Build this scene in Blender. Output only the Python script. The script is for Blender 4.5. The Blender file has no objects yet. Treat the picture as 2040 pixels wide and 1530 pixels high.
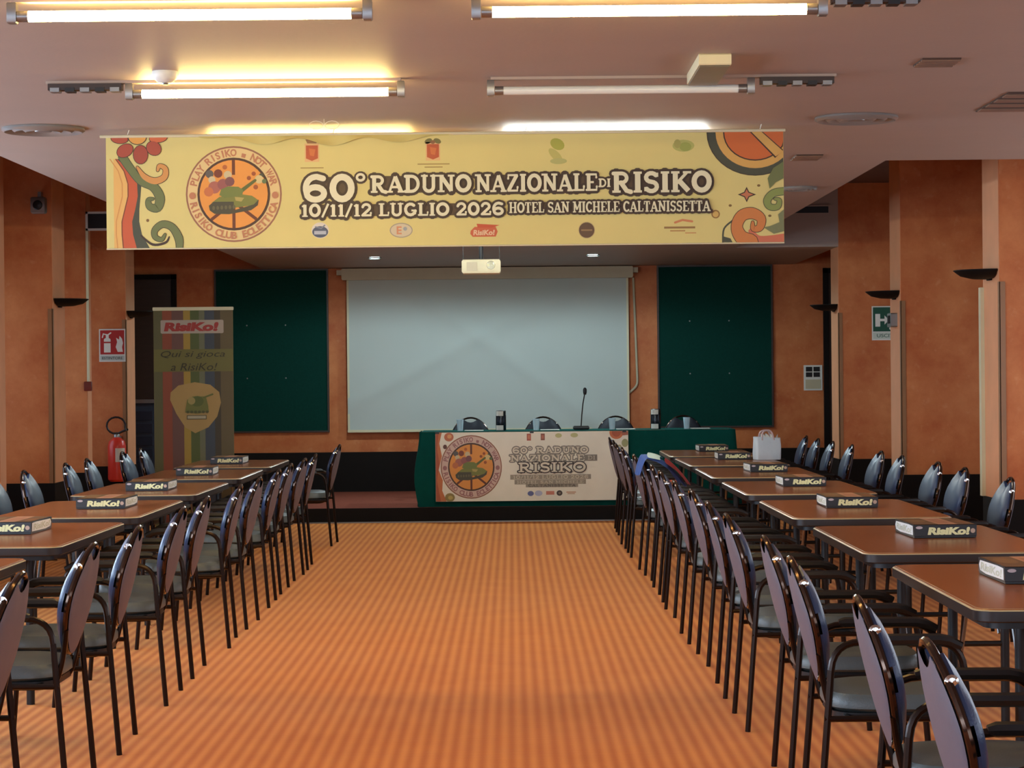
import bpy, math, random
from mathutils import Vector, Matrix

PI = math.pi
scene = bpy.context.scene
COL = scene.collection
rnd = random.Random(7)

# ------------------------------------------------------------------ camera
cam_data = bpy.data.cameras.new('camera')
cam_data.sensor_width = 36.0
cam_data.lens = 36.0 * 4500 / 2040
cam_data.clip_start = 0.05
cam = bpy.data.objects.new('camera', cam_data)
COL.objects.link(cam)
cam.matrix_world = (Matrix.Translation((0, 0, 1.5)) @ Matrix.Rotation(math.radians(90 - 0.191), 4, 'X')
                    @ Matrix.Rotation(math.radians(-0.55), 4, 'Z'))
scene.camera = cam

# ------------------------------------------------------------------ world, daylight, exposure
world = bpy.data.worlds.new('world')
scene.world = world
world.use_nodes = True
bg = world.node_tree.nodes['Background']
bg.inputs[0].default_value = (0.62, 0.78, 1.0, 1)
bg.inputs[1].default_value = 0.35

scene.view_settings.view_transform = 'Standard'
scene.view_settings.look = 'None'
scene.view_settings.exposure = 0.82
scene.view_settings.gamma = 1.0
scene.view_settings.use_curve_mapping = False

DAY = (0.60, 0.78, 1.0)
def window_light(name, loc, rot, sx, sy, power, color=DAY):
    d = bpy.data.lights.new(name, 'AREA')
    d.shape = 'RECTANGLE'; d.size = sx; d.size_y = sy
    d.energy = power; d.color = color
    o = bpy.data.objects.new(name, d); COL.objects.link(o)
    o.location = loc; o.rotation_euler = rot
    return o
# windows (centre along the room, width): left wall, right wall, and behind the camera
LEFT_WIN = [(0.6, 3.2), (4.6, 3.2), (8.8, 3.2), (13.0, 3.2), (16.97, 1.5), (18.77, 1.1), (20.78, 1.3), (22.47, 1.0)]
RIGHT_WIN = [(0.6, 3.2), (4.6, 3.2), (8.8, 3.2), (13.0, 3.2), (17.77, 2.8), (21.58, 2.6)]
REAR_WIN = [-3.0, -0.2, 2.6]
L_LEFT, L_RIGHT, L_REAR = 6.2, 1.5, 3.2      # window radiance
DAY2 = (0.80, 0.88, 1.0)
for y, w in LEFT_WIN:
    window_light('daylight_left', (-4.93, y, 1.55), (0, -PI / 2, 0), 1.35, w, L_LEFT * (1 if y < 15 else 0.15) * PI * 1.35 * w)
for y, w in RIGHT_WIN:
    window_light('daylight_right', (4.63, y, 1.55), (0, PI / 2, 0), 1.35, w, L_RIGHT * (1 if y < 15 else 0.2) * PI * 1.35 * w, DAY2)
for x in REAR_WIN:
    window_light('daylight_rear', (x, -3.93, 1.6), (PI / 2, 0, 0), 2.2, 1.9, L_REAR * PI * 2.2 * 1.9)

# ------------------------------------------------------------------ materials
def lin(c):
    return tuple((v / 255 / 12.92) if v / 255 <= 0.04045 else ((v / 255 + 0.055) / 1.055) ** 2.4 for v in c)
MATS = {}
def mat(name, rgb, rough=0.5, metal=0.0, noise=0.12, scale=8.0, bump=0.0, bscale=60.0, emit=0.0, spec=None, coat=0.0, stretch=None, trans=0.0):
    if name in MATS: return MATS[name]
    m = bpy.data.materials.new(name); m.use_nodes = True
    nt = m.node_tree; N = nt.nodes; L = nt.links
    b = N['Principled BSDF']
    c = lin(rgb)
    b.inputs['Roughness'].default_value = rough
    b.inputs['Metallic'].default_value = metal
    if spec is not None: b.inputs['Specular IOR Level'].default_value = spec
    if coat: b.inputs['Coat Weight'].default_value = coat; b.inputs['Coat Roughness'].default_value = 0.15
    if trans: b.inputs['Transmission Weight'].default_value = trans
    tc = N.new('ShaderNodeTexCoord')
    mp = N.new('ShaderNodeMapping')
    L.new(tc.outputs['Object'], mp.inputs['Vector'])
    if stretch: mp.inputs['Scale'].default_value = stretch
    if noise > 0:
        nz = N.new('ShaderNodeTexNoise'); nz.inputs['Scale'].default_value = scale; nz.inputs['Detail'].default_value = 4
        L.new(mp.outputs['Vector'], nz.inputs['Vector'])
        mx = N.new('ShaderNodeMix'); mx.data_type = 'RGBA'
        L.new(nz.outputs['Fac'], mx.inputs['Factor'])
        mx.inputs['A'].default_value = tuple(v * (1 - noise) for v in c) + (1,)
        mx.inputs['B'].default_value = tuple(min(1, v * (1 + noise)) for v in c) + (1,)
        L.new(mx.outputs['Result'], b.inputs['Base Color'])
    else:
        b.inputs['Base Color'].default_value = c + (1,)
    if bump > 0:
        nb = N.new('ShaderNodeTexNoise'); nb.inputs['Scale'].default_value = bscale; nb.inputs['Detail'].default_value = 3
        L.new(mp.outputs['Vector'], nb.inputs['Vector'])
        bp = N.new('ShaderNodeBump'); bp.inputs['Strength'].default_value = bump; bp.inputs['Distance'].default_value = 0.01
        L.new(nb.outputs['Fac'], bp.inputs['Height']); L.new(bp.outputs['Normal'], b.inputs['Normal'])
    if emit > 0:
        b.inputs['Emission Color'].default_value = c + (1,)
        b.inputs['Emission Strength'].default_value = emit
    MATS[name] = m
    return m

def carpet_material():
    m = bpy.data.materials.new('striped_carpet'); m.use_nodes = True
    nt = m.node_tree; N = nt.nodes; L = nt.links; b = N['Principled BSDF']
    b.inputs['Roughness'].default_value = 0.9
    b.inputs['Sheen Weight'].default_value = 0.04
    b.inputs['Specular IOR Level'].default_value = 0.2
    b.inputs['Sheen Roughness'].default_value = 0.4
    tc = N.new('ShaderNodeTexCoord'); sp = N.new('ShaderNodeSeparateXYZ')
    L.new(tc.outputs['Object'], sp.inputs[0])
    def math_(op, a, bb=None):
        n = N.new('ShaderNodeMath'); n.operation = op
        for i, v in enumerate((a, bb)):
            if v is None: continue
            if isinstance(v, (int, float)): n.inputs[i].default_value = v
            else: L.new(v, n.inputs[i])
        return n.outputs[0]
    nz = N.new('ShaderNodeTexNoise'); nz.inputs['Scale'].default_value = 3.0; nz.inputs['Detail'].default_value = 3
    L.new(tc.outputs['Object'], nz.inputs['Vector'])
    fine = N.new('ShaderNodeTexNoise'); fine.inputs['Scale'].default_value = 220.0; fine.inputs['Detail'].default_value = 2
    L.new(tc.outputs['Object'], fine.inputs['Vector'])
    s1 = math_('SINE', math_('MULTIPLY', sp.outputs[0], 2 * PI / 0.0575))
    s2 = math_('SINE', math_('MULTIPLY', sp.outputs[1], 2 * PI / 0.028))
    v = math_('ADD', math_('MULTIPLY', s1, 0.32), 0.5)
    v = math_('ADD', v, math_('MULTIPLY', s2, 0.10))
    v = math_('ADD', v, math_('MULTIPLY', math_('SUBTRACT', fine.outputs['Fac'], 0.5), 0.5))
    v = math_('ADD', v, math_('MULTIPLY', math_('SUBTRACT', nz.outputs['Fac'], 0.5), 0.35))
    mx = N.new('ShaderNodeMix'); mx.data_type = 'RGBA'; mx.clamp_factor = True
    L.new(v, mx.inputs['Factor'])
    mx.inputs['A'].default_value = lin((194, 101, 35)) + (1,)
    mx.inputs['B'].default_value = lin((233, 152, 72)) + (1,)
    L.new(mx.outputs['Result'], b.inputs['Base Color'])
    bp = N.new('ShaderNodeBump'); bp.inputs['Strength'].default_value = 0.35; bp.inputs['Distance'].default_value = 0.006
    L.new(v, bp.inputs['Height']); L.new(bp.outputs['Normal'], b.inputs['Normal'])
    return m

def plaster_material():
    m = bpy.data.materials.new('orange_plaster'); m.use_nodes = True
    nt = m.node_tree; N = nt.nodes; L = nt.links; b = N['Principled BSDF']
    b.inputs['Roughness'].default_value = 0.6
    tc = N.new('ShaderNodeTexCoord')
    n1 = N.new('ShaderNodeTexNoise'); n1.inputs['Scale'].default_value = 2.2; n1.inputs['Detail'].default_value = 6; n1.inputs['Roughness'].default_value = 0.65
    n2 = N.new('ShaderNodeTexNoise'); n2.inputs['Scale'].default_value = 14; n2.inputs['Detail'].default_value = 4
    for n in (n1, n2): L.new(tc.outputs['Object'], n.inputs['Vector'])
    r = N.new('ShaderNodeValToRGB')
    r.color_ramp.elements[0].position = 0.3; r.color_ramp.elements[0].color = lin((178, 84, 30)) + (1,)
    r.color_ramp.elements[1].position = 0.75; r.color_ramp.elements[1].color = lin((216, 136, 78)) + (1,)
    L.new(n1.outputs['Fac'], r.inputs[0])
    r2 = N.new('ShaderNodeValToRGB')
    r2.color_ramp.elements[0].position = 0.62; r2.color_ramp.elements[0].color = (0, 0, 0, 1)
    r2.color_ramp.elements[1].position = 0.75; r2.color_ramp.elements[1].color = (0.35, 0.35, 0.35, 1)
    L.new(n2.outputs['Fac'], r2.inputs[0])
    mx = N.new('ShaderNodeMix'); mx.data_type = 'RGBA'
    L.new(r2.outputs[0], mx.inputs['Factor']); L.new(r.outputs[0], mx.inputs['A'])
    mx.inputs['B'].default_value = lin((214, 148, 98)) + (1,)
    L.new(mx.outputs['Result'], b.inputs['Base Color'])
    bp = N.new('ShaderNodeBump'); bp.inputs['Strength'].default_value = 0.12; bp.inputs['Distance'].default_value = 0.01
    L.new(n2.outputs['Fac'], bp.inputs['Height']); L.new(bp.outputs['Normal'], b.inputs['Normal'])
    return m

M_CARPET = carpet_material()
M_PLASTER = plaster_material()
M_STAGECARPET = mat('shaded_stage_carpet', (134, 72, 56), 0.95, noise=0.25, scale=30, bump=0.3, bscale=200, spec=0.1)  # redder, darker carpet tone: stage shade and cool daylight put into the colour
M_CEIL = mat('ceiling_paint', (166, 148, 136), 0.55, noise=0.05, scale=3, bump=0.08, bscale=40)
M_SKIRT = mat('dark_skirting', (20, 15, 13), 0.6, noise=0.2, scale=12, spec=0.15)
M_DARKWOOD = mat('dark_wood', (52, 36, 28), 0.4, noise=0.3, scale=5, stretch=(1, 1, 8))
M_BLACK = mat('black_plastic', (20, 19, 20), 0.4, noise=0.1)
M_FRAME = mat('chair_metal', (44, 32, 26), 0.28, 0.75, noise=0.1)
M_RIM = mat('bronze_rim', (74, 56, 46), 0.14, 0.85, noise=0.1)
M_CHROME = mat('chrome', (215, 212, 205), 0.12, 1.0, noise=0.03)
M_STEEL = mat('grey_steel', (150, 150, 148), 0.35, 0.8, noise=0.08)
M_PAD = mat('slate_vinyl', (46, 62, 92), 0.32, noise=0.12, scale=20, bump=0.1, bscale=200)
M_SEAT = mat('grey_vinyl', (92, 100, 98), 0.36, noise=0.12, scale=20, bump=0.1, bscale=200)
M_SHELL = mat('mauve_grey_shell', (104, 98, 108), 0.55, noise=0.07, scale=30, bump=0.06, bscale=300)
M_LAMINATE = mat('brown_laminate', (156, 90, 48), 0.26, noise=0.16, scale=3, stretch=(14, 1.2, 1), bump=0.02, bscale=80)
M_EDGE = mat('table_edge', (206, 190, 150), 0.3, 0.2, noise=0.05)  # pale tone carries the window reflection along the top bevel
M_EDGE2 = mat('table_edge_side', (40, 28, 22), 0.35, noise=0.1)
M_WHITE = mat('white_plastic', (222, 220, 210), 0.45, noise=0.05)
M_CREAM = mat('cream_plastic', (214, 206, 170), 0.5, noise=0.06)
M_GREENCLOTH = mat('green_tablecloth', (4, 74, 66), 0.85, noise=0.2, scale=10, bump=0.15, bscale=250, spec=0.12)
M_GREENFELT = mat('green_felt', (14, 58, 50), 0.95, noise=0.2, scale=40, bump=0.2, bscale=300, spec=0.1)
M_SCREEN = mat('screen_fabric', (186, 196, 190), 0.7, noise=0.03, scale=2)
M_CASE = mat('screen_case', (190, 180, 150), 0.5, noise=0.05)
M_RED = mat('extinguisher_red', (226, 62, 46), 0.3, noise=0.06)
M_BANNER = mat('banner_vinyl', (216, 201, 124), 0.5, noise=0.06, scale=4)
M_TBANNER = mat('cream_vinyl', (238, 232, 212), 0.5, noise=0.08, scale=5)
M_TUBE = mat('lit_tube_glass', (255, 222, 138), 0.3, noise=0, emit=40.0)
M_TUBE_W = mat('lit_tube_glass_white', (236, 246, 240), 0.3, noise=0, emit=32.0)
M_TUBE_OFF = mat('unlit_tube_glass', (220, 222, 214), 0.15, noise=0.03)
M_LED = mat('downlight_led', (190, 238, 255), 0.3, noise=0, emit=14.0)
M_GLASS = mat('window_glass', (235, 245, 250), 0.05, noise=0.02, trans=1.0)

# ------------------------------------------------------------------ mesh helpers
class MB:
    def __init__(s): s.v = []; s.f = []; s.m = []
    def add(s, vs, fs, m=0):
        o = len(s.v); s.v += [tuple(p) for p in vs]
        for f in fs: s.f.append(tuple(i + o for i in f)); s.m.append(m)
        return s
    def box(s, x0, x1, y0, y1, z0, z1, m=0):
        vs = [(x, y, z) for z in (z0, z1) for y in (y0, y1) for x in (x0, x1)]
        return s.add(vs, [(0, 2, 3, 1), (4, 5, 7, 6), (0, 1, 5, 4), (2, 6, 7, 3), (0, 4, 6, 2), (1, 3, 7, 5)], m)
    def prism(s, outline, z0, z1, b=0.0, m=0, xf=None):
        n = len(outline)
        cx = sum(p[0] for p in outline) / n; cy = sum(p[1] for p in outline) / n
        R = max(math.hypot(p[0] - cx, p[1] - cy) for p in outline)
        k = 1 - b / R if b else 1
        ins = [(cx + (p[0] - cx) * k, cy + (p[1] - cy) * k) for p in outline]
        rings = [(ins, z0), (outline, z0 + b), (outline, z1 - b), (ins, z1)] if b else [(outline, z0), (outline, z1)]
        vs = [(p[0], p[1], z) for r, z in rings for p in r]
        if xf: vs = [xf(p) for p in vs]
        fs = []
        for r in range(len(rings) - 1):
            for i in range(n):
                j = (i + 1) % n; fs.append((r * n + i, r * n + j, (r + 1) * n + j, (r + 1) * n + i))
        fs.append(tuple(range(n - 1, -1, -1))); fs.append(tuple((len(rings) - 1) * n + i for i in range(n)))
        return s.add(vs, fs, m)
    def cbox(s, x0, x1, y0, y1, z0, z1, b=0.005, m=0):
        return s.prism([(x0, y0), (x1, y0), (x1, y1), (x0, y1)], z0, z1, b, m)
    def lathe(s, prof, n=16, c=(0, 0, 0), m=0, axis='Z', a0=0.0, a1=2 * PI):
        full = abs(a1 - a0 - 2 * PI) < 1e-6
        k = n if full else n + 1
        vs = []
        for r, z in prof:
            for i in range(k):
                a = a0 + (a1 - a0) * i / n
                p = (r * math.cos(a), r * math.sin(a), z)
                if axis == 'X': p = (p[2], p[0], p[1])
                if axis == 'Y': p = (p[0], p[2], p[1])
                vs.append((p[0] + c[0], p[1] + c[1], p[2] + c[2]))
        fs = []
        for r in range(len(prof) - 1):
            for i in range(n):
                j = (i + 1) % k if full else i + 1
                fs.append((r * k + i, r * k + j, (r + 1) * k + j, (r + 1) * k + i))
        return s.add(vs, fs, m)
    def tube(s, pts, r, n=8, m=0, closed=False, caps=True):
        P = [Vector(p) for p in pts]; k = len(P)
        rr = r if isinstance(r, (list, tuple)) else [r] * k
        T = []
        for i in range(k):
            if closed: t = P[(i + 1) % k] - P[i - 1]
            else: t = P[min(i + 1, k - 1)] - P[max(i - 1, 0)]
            T.append(t.normalized())
        up = Vector((0, 0, 1)) if abs(T[0].z) < 0.9 else Vector((1, 0, 0))
        nrm = T[0].cross(up).normalized()
        vs = []
        for i in range(k):
            nrm = (nrm - T[i] * nrm.dot(T[i])).normalized()
            bn = T[i].cross(nrm)
            for j in range(n):
                a = 2 * PI * j / n
                vs.append(P[i] + (nrm * math.cos(a) + bn * math.sin(a)) * rr[i])
        fs = []
        for i in range(k if closed else k - 1):
            i2 = (i + 1) % k
            for j in range(n):
                j2 = (j + 1) % n
                fs.append((i * n + j, i * n + j2, i2 * n + j2, i2 * n + j))
        if caps and not closed:
            fs.append(tuple(range(n - 1, -1, -1))); fs.append(tuple((k - 1) * n + j for j in range(n)))
        return s.add(vs, fs, m)
    def grid(s, nu, nv, fn, m=0, flip=False):
        vs = [fn(i / nu, j / nv) for j in range(nv + 1) for i in range(nu + 1)]
        fs = []
        for j in range(nv):
            for i in range(nu):
                a = j * (nu + 1) + i
                f = (a, a + 1, a + nu + 2, a + nu + 1)
                fs.append(f[::-1] if flip else f)
        return s.add(vs, fs, m)
    def mesh(s, name, mats, angle=0.7):
        me = bpy.data.meshes.new(name)
        me.from_pydata(s.v, [], s.f)
        for m_ in (mats if isinstance(mats, (list, tuple)) else [mats]): me.materials.append(m_)
        me.polygons.foreach_set('material_index', s.m)
        me.update()
        me.shade_smooth(); me.set_sharp_from_angle(angle=angle)
        return me
    def build(s, name, mats, parent=None, angle=0.7, loc=None):
        o = bpy.data.objects.new(name, s.mesh(name, mats, angle)); COL.objects.link(o)
        if parent is not None: o.parent = parent
        if loc: o.location = loc
        return o

def tag(o, label=None, cat=None, group=None, kind=None):
    if label: o['label'] = label
    if cat: o['category'] = cat
    if group: o['group'] = group
    if kind: o['kind'] = kind
    return o
def thing(name, label, cat, loc=(0, 0, 0), rz=0.0, group=None):
    o = bpy.data.objects.new(name, None); COL.objects.link(o)
    o.empty_display_size = 0.1
    o.location = loc; o.rotation_euler = (0, 0, rz)
    return tag(o, label, cat, group)
def struct(name, mb, m, label=None, parent=None):
    o = mb.build(name, m, parent)
    if parent is None:
        o['kind'] = 'structure'
        if label: o['label'] = label
    return o
def copy_tree(o, parent=None):
    c = o.copy(); COL.objects.link(c)
    if parent is not None: c.parent = parent
    for ch in list(o.children): copy_tree(ch, c)
    return c
def fillet(pts, r, n=5):
    P = [Vector(p) for p in pts]; out = [P[0]]
    for i in range(1, len(P) - 1):
        a = (P[i - 1] - P[i]); b = (P[i + 1] - P[i])
        ra = min(r, a.length * 0.49); rb = min(r, b.length * 0.49)
        p0 = P[i] + a.normalized() * ra; p1 = P[i] + b.normalized() * rb
        for k in range(n + 1):
            t = k / n
            out.append(p0 * (1 - t) ** 2 + P[i] * 2 * t * (1 - t) + p1 * t ** 2)
    out.append(P[-1])
    return out
def rrect(w, d, r, n=4, cx=0.0, cy=0.0):
    o = []
    for sx, sy, a in ((1, 1, 0), (-1, 1, PI / 2), (-1, -1, PI), (1, -1, 1.5 * PI)):
        for k in range(n + 1):
            t = a + PI / 2 * k / n
            o.append((cx + sx * (w / 2 - r) + r * math.cos(t), cy + sy * (d / 2 - r) + r * math.sin(t)))
    return o
ORD = ['nearest', 'second', 'third', 'fourth', 'fifth', 'sixth', 'seventh', 'eighth', 'ninth', 'tenth', 'eleventh', 'twelfth',
       'thirteenth', 'fourteenth', 'fifteenth', 'sixteenth', 'seventeenth', 'eighteenth']
def nth(i): return 'nearest the camera' if i == 0 else ORD[i] + ' from the camera'

# ------------------------------------------------------------------ room shell
H, H2 = 2.80, 3.45
XL, XR, YR, YB = -5.0, 4.7, -4.0, 26.83
Y_SLAB, Y_SLAB2 = 13.83, 23.17
X_SL, X_SR, X_FR, X_FL = -2.94, 2.30, 3.36, -3.95

struct('floor', MB().box(XL - 0.2, XR + 0.2, YR - 0.2, YB + 0.2, -0.1, 0.0), M_CARPET, 'striped orange carpet floor')
def wall_with_holes(axis, pos, a0, a1, z0, z1, holes, th):
    mb = MB(); cuts = [a0]
    for h in holes: cuts += [h[0], h[1]]
    cuts.append(a1)
    def bx(s0, s1, q0, q1):
        if s1 - s0 < 1e-4 or q1 - q0 < 1e-4: return
        if axis == 'X': mb.box(pos, pos + th, s0, s1, q0, q1)
        else: mb.box(s0, s1, pos, pos + th, q0, q1)
    for i in range(0, len(cuts), 2): bx(cuts[i], cuts[i + 1], z0, z1)
    for h in holes: bx(h[0], h[1], z0, h[2]); bx(h[0], h[1], h[3], z1)
    return mb
lh = [(y - w / 2 - 0.05, y + w / 2 + 0.05, 0.82, 2.28) for y, w in LEFT_WIN]
struct('wall_left', wall_with_holes('X', XL - 0.2, YR, YB, 0, H2, lh, 0.2), M_PLASTER, 'orange plaster wall on the window side')
rhw = [(y - w / 2 - 0.05, y + w / 2 + 0.05, 0.82, 2.28) for y, w in RIGHT_WIN]
struct('wall_right', wall_with_holes('X', XR, YR, YB, 0, H2, rhw, 0.2), M_PLASTER, 'orange plaster wall behind the right piers')
rh = [(x - 1.15, x + 1.15, 0.6, 2.6) for x in REAR_WIN]
struct('wall_rear', wall_with_holes('Y', YR - 0.2, XL, XR, 0, H2, rh, 0.2), M_PLASTER, 'wall behind the camera')
struct('wall_back', MB().box(XL - 0.2, XR + 0.2, YB, YB + 0.2, 0, H2), M_PLASTER, 'orange plaster back wall of the stage')
wi = 1
for y, w, x, lab in [(y, w, -4.99, 'left') for y, w in LEFT_WIN] + [(y, w, 4.77, 'right') for y, w in RIGHT_WIN]:
    mb = MB()
    for a, b_ in ((y - w / 2 - 0.05, y - w / 2 + 0.01), (y - 0.025, y + 0.025), (y + w / 2 - 0.01, y + w / 2 + 0.05)): mb.box(x - 0.08, x, a, b_, 0.82, 2.28)
    for a, b_ in ((0.82, 0.88), (2.22, 2.28)): mb.box(x - 0.08, x, y - w / 2 - 0.05, y + w / 2 + 0.05, a, b_)
    o = struct('window_%d' % wi, mb, M_WHITE, 'white framed window in the %s wall' % lab); wi += 1
    MB().box(x - 0.05, x - 0.04, y - w / 2, y + w / 2, 0.88, 2.22).build('pane', M_GLASS, o)
for xw in REAR_WIN:
    mb = MB(); yy = YR - 0.01
    for a, b_ in ((xw - 1.15, xw - 1.08), (xw - 0.03, xw + 0.03), (xw + 1.08, xw + 1.15)): mb.box(a, b_, yy - 0.08, yy, 0.6, 2.6)
    for a, b_ in ((0.6, 0.67), (2.53, 2.6)): mb.box(xw - 1.15, xw + 1.15, yy - 0.08, yy, a, b_)
    o = struct('window_%d' % wi, mb, M_WHITE, 'white framed rear window'); wi += 1
    MB().box(xw - 1.08, xw + 1.08, yy - 0.05, yy - 0.04, 0.67, 2.53).build('pane', M_GLASS, o)

# ceilings: the low slab, and the higher strips above the side bays
mb = MB()
mb.box(XL, XR, YR, 11.67, H, H + 0.12)
mb.box(X_SL, XR, 11.67, Y_SLAB, H, H + 0.12)
mb.box(X_SL, X_SR, Y_SLAB, YB, H, H + 0.12)
mb.box(X_SR, X_FR, Y_SLAB2, YB, H, H2)
struct('ceiling', mb, M_CEIL, 'white painted low ceiling slab')
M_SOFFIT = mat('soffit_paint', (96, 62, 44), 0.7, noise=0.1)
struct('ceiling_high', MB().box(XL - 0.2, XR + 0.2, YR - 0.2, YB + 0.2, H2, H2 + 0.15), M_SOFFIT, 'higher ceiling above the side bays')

# wall piers standing out from the side walls
M_GUARD = mat('corner_guard', (150, 104, 66), 0.4, noise=0.1)
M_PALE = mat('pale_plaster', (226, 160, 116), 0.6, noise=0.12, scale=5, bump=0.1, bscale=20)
def pier(x_in, x_out, y0, d, name, label, guard=True, strip=False):
    lo, hi = min(x_in, x_out), max(x_in, x_out)
    o = struct(name, MB().box(lo, hi, y0, y0 + d, 0.0, H2), M_PLASTER, label)
    e = 0.012
    sg = 1 if x_in < x_out else -1
    a = x_in - sg * e
    MB().box(min(a, x_out), max(a, x_out), y0 - e, y0 + d + e, 0.0, 0.62).build('baseboard', M_SKIRT, o)
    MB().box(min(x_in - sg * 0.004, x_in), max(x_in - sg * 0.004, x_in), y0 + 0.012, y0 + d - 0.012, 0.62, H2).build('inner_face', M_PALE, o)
    if guard:
        g = MB()
        g.box(min(x_in - sg * 0.006, x_in + sg * 0.035), max(x_in - sg * 0.006, x_in + sg * 0.035), y0 - 0.008, y0, 0.62, 2.12)
        g.box(min(x_in - sg * 0.008, x_in), max(x_in - sg * 0.008, x_in), y0 - 0.008, y0 + 0.035, 0.62, 2.12)
        g.build('corner_guard', M_GUARD, o)
    if strip:
        MB().box(min(x_in - sg * 0.03, x_in), max(x_in - sg * 0.03, x_in), y0 + d - 0.05, y0 + d + 0.02, 0.62, 2.10).build('trim_strip', M_CREAM, o)
    return o
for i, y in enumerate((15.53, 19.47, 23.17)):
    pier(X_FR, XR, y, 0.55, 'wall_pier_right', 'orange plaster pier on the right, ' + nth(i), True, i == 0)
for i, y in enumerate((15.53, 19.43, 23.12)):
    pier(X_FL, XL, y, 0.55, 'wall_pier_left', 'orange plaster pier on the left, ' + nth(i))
for i, y in enumerate((17.87, 21.58)):
    pier(-4.06, XL, y, 0.23, 'wall_fin_left', 'thin orange fin between the left piers, ' + nth(i), False)
# baseboard of the back wall, dark doors at its ends
struct('baseboard_back', MB().box(-3.97, 3.70, YB - 0.02, YB, 0.0, 0.62), M_SKIRT, 'black baseboard under the stage wall')
struct('baseboard_left', MB().box(XL, XL + 0.02, YR, YB, 0.0, 0.62), M_SKIRT)
struct('baseboard_right', MB().box(XR - 0.02, XR, YR, YB, 0.0, 0.62), M_SKIRT)
def door(name, x0, x1, label):
    o = struct(name, MB().box(x0, x1, YB - 0.03, YB, 0, 2.75), M_DARKWOOD, label)
    mb = MB()
    for a, b_ in ((x0, x0 + 0.06), (x1 - 0.06, x1)): mb.box(a, b_, YB - 0.06, YB - 0.03, 0, 2.75)
    mb.box(x0, x1, YB - 0.06, YB - 0.03, 2.69, 2.75)
    mb.build('door_frame', M_SKIRT, o)
    MB().tube([(x0 + 0.12, YB - 0.035, 1.05), (x0 + 0.12, YB - 0.08, 1.05), (x0 + 0.24, YB - 0.08, 1.05)], 0.011).build('door_handle', M_STEEL, o)
door('door_1', -4.98, -3.97, 'dark wooden door in the corner left of the stage')
door('door_2', 3.70, 4.66, 'dark wooden door in the corner right of the stage')

# stage platform
STX0, STX1, STY = -2.55, 3.30, 23.37
st = struct('floor_stage', MB().box(STX0, STX1, STY, YB - 0.02, 0.0, 0.15), M_STAGECARPET, 'low carpeted stage platform')
MB().box(STX0 - 0.01, STX1 + 0.01, STY - 0.02, STY, 0.012, 0.152).build('riser', M_SKIRT, st)
MB().box(STX0 - 0.01, STX1 + 0.01, STY - 0.045, STY - 0.0, 0.0, 0.012).build('metal_nosing', M_STEEL, st)

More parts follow.
